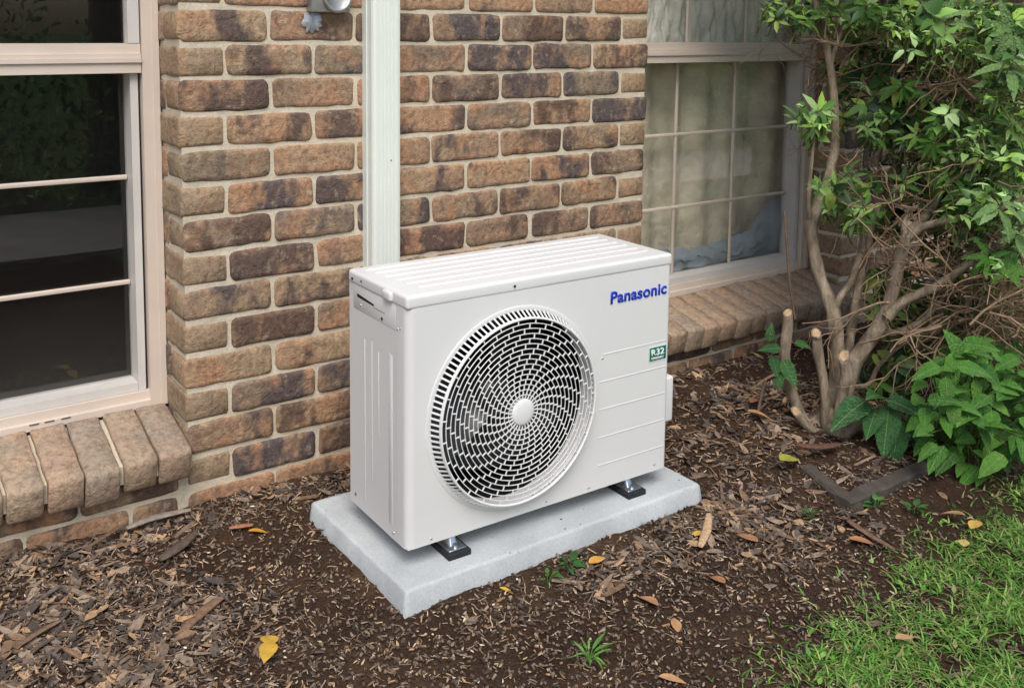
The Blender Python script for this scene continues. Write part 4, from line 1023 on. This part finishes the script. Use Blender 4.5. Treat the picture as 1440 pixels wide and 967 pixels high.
for it in range(130000):
    x = random.uniform(.45, 2.6); y = random.uniform(-1.75, -.95)
    am = lawn_amount(x, y)
    if x > 1.35: am = max(am, .0)
    pn = .55 + .9 * mnoise.noise(Vector((x * 9, y * 9, 4)))
    if random.random() > am * am * .5 * max(pn * 1.5 - .22, .04) + (.012 if am > 0 else 0): continue
    c = random.choice(GT); g_ = random.uniform(.8, 1.2)
    blade(x, y, random.uniform(.014, .040) * (.7 + .3 * am), random.uniform(.5, 1.7), tuple(q * g_ for q in c), random.uniform(.0017, .0038))
    if random.random() < .06 and not blocked(x, y):
        v, f = leaf_verts(random.uniform(.012, .022), .010, 'ovate', .2, .2, 0, 3); m3 = frame_from(rnd_unit(.2), (0, 0, 1)); gs.add([m3 @ Vector(q) + Vector((x, y, ghz(x, y) + .008)) for q in v], f, tuple(q * g_ for q in c), True)
tag(build(gs, 'grass', tint_material('grass_blades', .55, .3, .25, 30, .15)), 'short bright green lawn grass thinning into the mulch', 'grass', kind='stuff')

# ---- weeds one can pick out
WM = tint_material('weed_leaf', .5, .3, .2, 40, .15)
def weed(px, py, n_, ln, wide, label, tint, name='weed', group=None):
    p = G(px, py); p.z = ghz(p.x, p.y) - .002; mb = MB()
    for i in range(n_):
        a = i * 2.4 + random.random(); d = Vector((math.cos(a), math.sin(a), random.uniform(.25, 1.1))).normalized()
        l_ = ln * random.uniform(.6, 1.15); v, f = leaf_verts(l_, l_ * wide, 'lance' if wide < .3 else 'ovate', .25, random.uniform(.2, .6), .03, 6); m3 = frame_from(d, Vector((0, 0, 1)) + rnd_unit() * .3)
        g_ = random.uniform(.8, 1.2); c = tuple(q * g_ for q in tint); st_ = Vector((d.x * .012, d.y * .012, .010 + .012 * random.random()))
        mb.add([m3 @ Vector(q) + st_ for q in v], f, c, True); mb.tube([Vector((0, 0, 0)), st_], .0011, 4, c)
    o = link(name, mb.mesh(name, WM)); o.location = p; return tag(o, label, 'weed', group or 'weeds in the bed')
weed(828, 930, 12, .045, .16, 'tuft of narrow green grass blades alone in bare soil before the slab', srgb(98, 148, 62), 'grass_tuft')
weed(800, 800, 7, .030, .55, 'small dark green weed against the front edge of the slab', srgb(52, 96, 44))
weed(770, 822, 6, .024, .6, 'small round leaved weed in mulch a hand away from the slab', srgb(70, 116, 50))
weed(1232, 715, 7, .026, .6, 'low green weed at the outer corner of the garden edging', srgb(84, 126, 66))
weed(1285, 725, 8, .030, .5, 'leafy weed between the garden edging and the lawn', srgb(70, 112, 56))
weed(1140, 730, 5, .024, .6, 'small dark weed in mulch between slab and garden edging', srgb(58, 92, 46))

# ---- fallen leaves and sticks one can pick out
def fallen(px, py, lpx, ang, wide, col, label, name='fallen_leaf', cat='leaf', z=.008, curl=.15, kind='lance', twin=None):
    p = G(px, py); p.z = ghz(p.x, p.y) + z; ln = lpx * depth_of(p) / FPX * 1.25; mb = MB()
    v, f = leaf_verts(ln, ln * wide, kind, random.uniform(.1, .4), curl, .05, 16); mb.add([(a - ln / 2, b, c + curl * ln * .4) for a, b, c in v], f, col, True)
    if twin: 
        m3 = Matrix.Rotation(twin, 3, 'Z'); mb.add([m3 @ Vector((a, b, c + .006)) - Vector((ln / 2, 0, -.004)) for a, b, c in v], f, tuple(q * .85 for q in col), True)
    o = link(name, mb.mesh(name, DEADL)); o.location = p; d = RM @ Vector((math.cos(ang), 0, 0)) + Vector((0, 0, 0)); yaw = math.atan2(d.y, d.x)
    o.rotation_euler = (random.uniform(-.15, .15), random.uniform(-.15, .15), YAW + ang); return tag(o, label, cat, 'fallen leaves on the bed and lawn')
DEADL = tint_material('fallen_leaf', .55, .35, .15, 45, .2)
Yl, Or, Br, Tn, Gn = srgb(218, 176, 72), srgb(184, 130, 90), srgb(134, 96, 70), srgb(196, 162, 124), srgb(168, 168, 74)
fallen(378, 908, 36, 1.9, .6, Yl, 'large bright yellow leaf with a second lobe on the litter', twin=2.8, z=.014)
fallen(364, 748, 24, .2, .45, srgb(214, 158, 48), 'small yellow leaf on bare soil beside the slab corner')
fallen(950, 880, 30, 1.5, .42, srgb(196, 150, 108), 'pointed tan leaf lying alone on bare soil')
fallen(947, 958, 34, .0, .36, srgb(200, 152, 108), 'tan leaf on the soil at the lawn edge')
fallen(1110, 666, 36, .6, .5, Gn, 'yellow green leaf resting by the garden edging', z=.03)
fallen(1215, 764, 34, -.15, .40, Or, 'orange brown oval leaf between edging and grass')
fallen(1050, 762, 30, 2.2, .5, srgb(180, 130, 92), 'curled orange leaf in mulch right of the slab', z=.014)
fallen(985, 752, 24, .8, .5, Yl, 'bright yellow leaf scrap in mulch near the slab')
fallen(1068, 608, 30, -.2, .5, srgb(180, 138, 94), 'pale orange leaf in the litter by the shrub root', z=.02)
fallen(1008, 812, 28, 2.0, .45, srgb(176, 130, 92), 'brown folded leaf on soil between slab and lawn')
fallen(910, 848, 30, 2.2, .5, srgb(182, 132, 96), 'light brown leaf on the soil before the slab corner')
fallen(1372, 748, 26, .7, .55, srgb(210, 172, 84), 'pale yellow leaf on the thin grass', z=.02)
fallen(1338, 735, 28, 2.4, .5, srgb(190, 146, 100), 'orange tan leaf on the thin grass below the leafy clump', z=.02)
fallen(1355, 772, 24, 1.1, .5, srgb(216, 186, 110), 'small cream yellow leaf in the grass', z=.02)
fallen(1272, 915, 26, .3, .5, srgb(206, 164, 120), 'tan leaf caught in the thick grass', z=.03)
fallen(1060, 590, 22, .9, .5, srgb(160, 112, 74), 'brown leaf curled in litter behind the shrub stubs', z=.02)
fallen(840, 795, 24, .5, .5, srgb(208, 160, 70), 'small orange yellow leaf beside the slab weed', z=.012)
fallen(712, 834, 18, -.6, .3, srgb(224, 176, 60), 'thin yellow leaf at the foot of the slab front')
def stick(pix, wpx, col, label, z=.012, name='stick', flat=.38):
    pts = smoothpath([G(x, y, z) for x, y in pix]); c = pts[0].copy(); mb = MB(); n = len(pts); k = .5 / FPX * depth_of(c)
    mb.tube([p - c for p in pts], [wpx * k * (.55 + .9 * math.sin(math.pi * (i + .8) / (n + .6))) / 1.3 for i in range(n)], 8, col, rough=.18)
    mb.v = [(x, y, z_ * flat) for x, y, z_ in mb.v]; o = link(name, mb.mesh(name, LITM)); o.location = c; return tag(o, label, 'stick' if name == 'stick' else 'bark', 'sticks and bark strips on the bed')
stick([(252, 893), (275, 868), (296, 850), (312, 840)], 17, srgb(128, 100, 80), 'broad curved strip of brown bark on the litter near the yellow leaf', .012, 'bark_strip')
stick([(225, 786), (250, 770), (276, 748)], 17, srgb(92, 78, 68), 'dark grey bark strip lying below the brick wall', .012, 'bark_strip')
stick([(178, 742), (215, 728), (268, 716)], 13, srgb(138, 126, 114), 'weathered grey stick at the foot of the sill bricks', .016)
stick([(122, 770), (150, 752), (180, 733)], 7, srgb(110, 90, 72), 'thin brown stick leaning along the base of the wall', .02)
stick([(322, 742), (340, 739), (356, 737)], 9, srgb(150, 100, 76), 'reddish brown bark chip on open soil', .010)
stick([(30, 905), (55, 888), (85, 872)], 9, srgb(120, 98, 80), 'long brown stick in thick litter', .014)
stick([(985, 768), (994, 745), (997, 722)], 12, srgb(190, 160, 126), 'pale tan bark strip standing out in the mulch beside the slab', .012, 'bark_strip')
stick([(1186, 726), (1212, 745), (1258, 772)], 9, srgb(122, 94, 76), 'brown stick running from the edging corner into the grass', .014)
stick([(1060, 545), (1085, 528), (1120, 512)], 5, srgb(140, 116, 92), 'thin bent twig lying on litter behind a sawn stub', .04)
stick([(1120, 625), (1150, 628), (1180, 624)], 14, srgb(96, 70, 58), 'reddish dark bark slab at the shrub foot', .055, 'bark_strip')

# ---- garden behind the camera, seen only in the panes
hd = MB()
for i in range(15000):
    x = random.uniform(-4.5, 10); tp = 1.25 + .35 * mnoise.noise(Vector((x * 1.3, 0, 0))) + .2 * mnoise.noise(Vector((x * 4, 0, 0))); y = -3.95 - random.random() ** 1.5 * .9
    z = random.random() * tp * (.55 + .45 * min(1, (-y - 3.9) * 2.5)); v, f = leaf_verts(random.uniform(.05, .10), random.uniform(.02, .045), 'ovate', .2, .3, 0, 3); m3 = frame_from(rnd_unit(), rnd_unit(.5))
    hd.add([m3 @ Vector(q) + Vector((x, y, z)) for q in v], f, shade(random.choice(TINTS['shrub' if mnoise.noise(Vector((x, z * 2, 5))) > 0 else 'back']), 1.2, 1.9), True)
hb = tag(build(hd, 'hedge', LEAFMAT), 'green hedge across the lawn reflected in the panes', 'hedge', kind='stuff')
for k, (x, y, s_) in enumerate(((.98, -4.35, .8), (7.5, -5.6, 1.2))):
    tr_ = tag(empty('garden_tree', (x, y, 0)), ['dark trunked garden tree reflected in the dark window', 'spreading garden tree reflected in the curtained window'][k], 'tree')
    mb = MB(); mb.tube([(0, 0, -.05), (.02, 0, .6), (.0, .05, 1.4), (.08, 0, 2.6)], [.16, .13, .12, .07], 10, rough=.3); link('trunk', mb.mesh('trunk', BARK), tr_)
    mb = MB()
    for i in range(3500):
        d = rnd_unit() * random.uniform(.5, 1.1); p = Vector((d.x * 1.5 * s_, d.y * 1.3 * s_, 2.7 + d.z * 1.0)) + rnd_unit() * .2
        v, f = leaf_verts(.09, .045, 'ovate', .2, .3, 0, 3); m3 = frame_from(rnd_unit(), rnd_unit(.5)); mb.add([m3 @ Vector(q) + p for q in v], f, random.choice(TINTS['shrub']), True)
    link('crown', mb.mesh('crown', LEAFMAT), tr_)
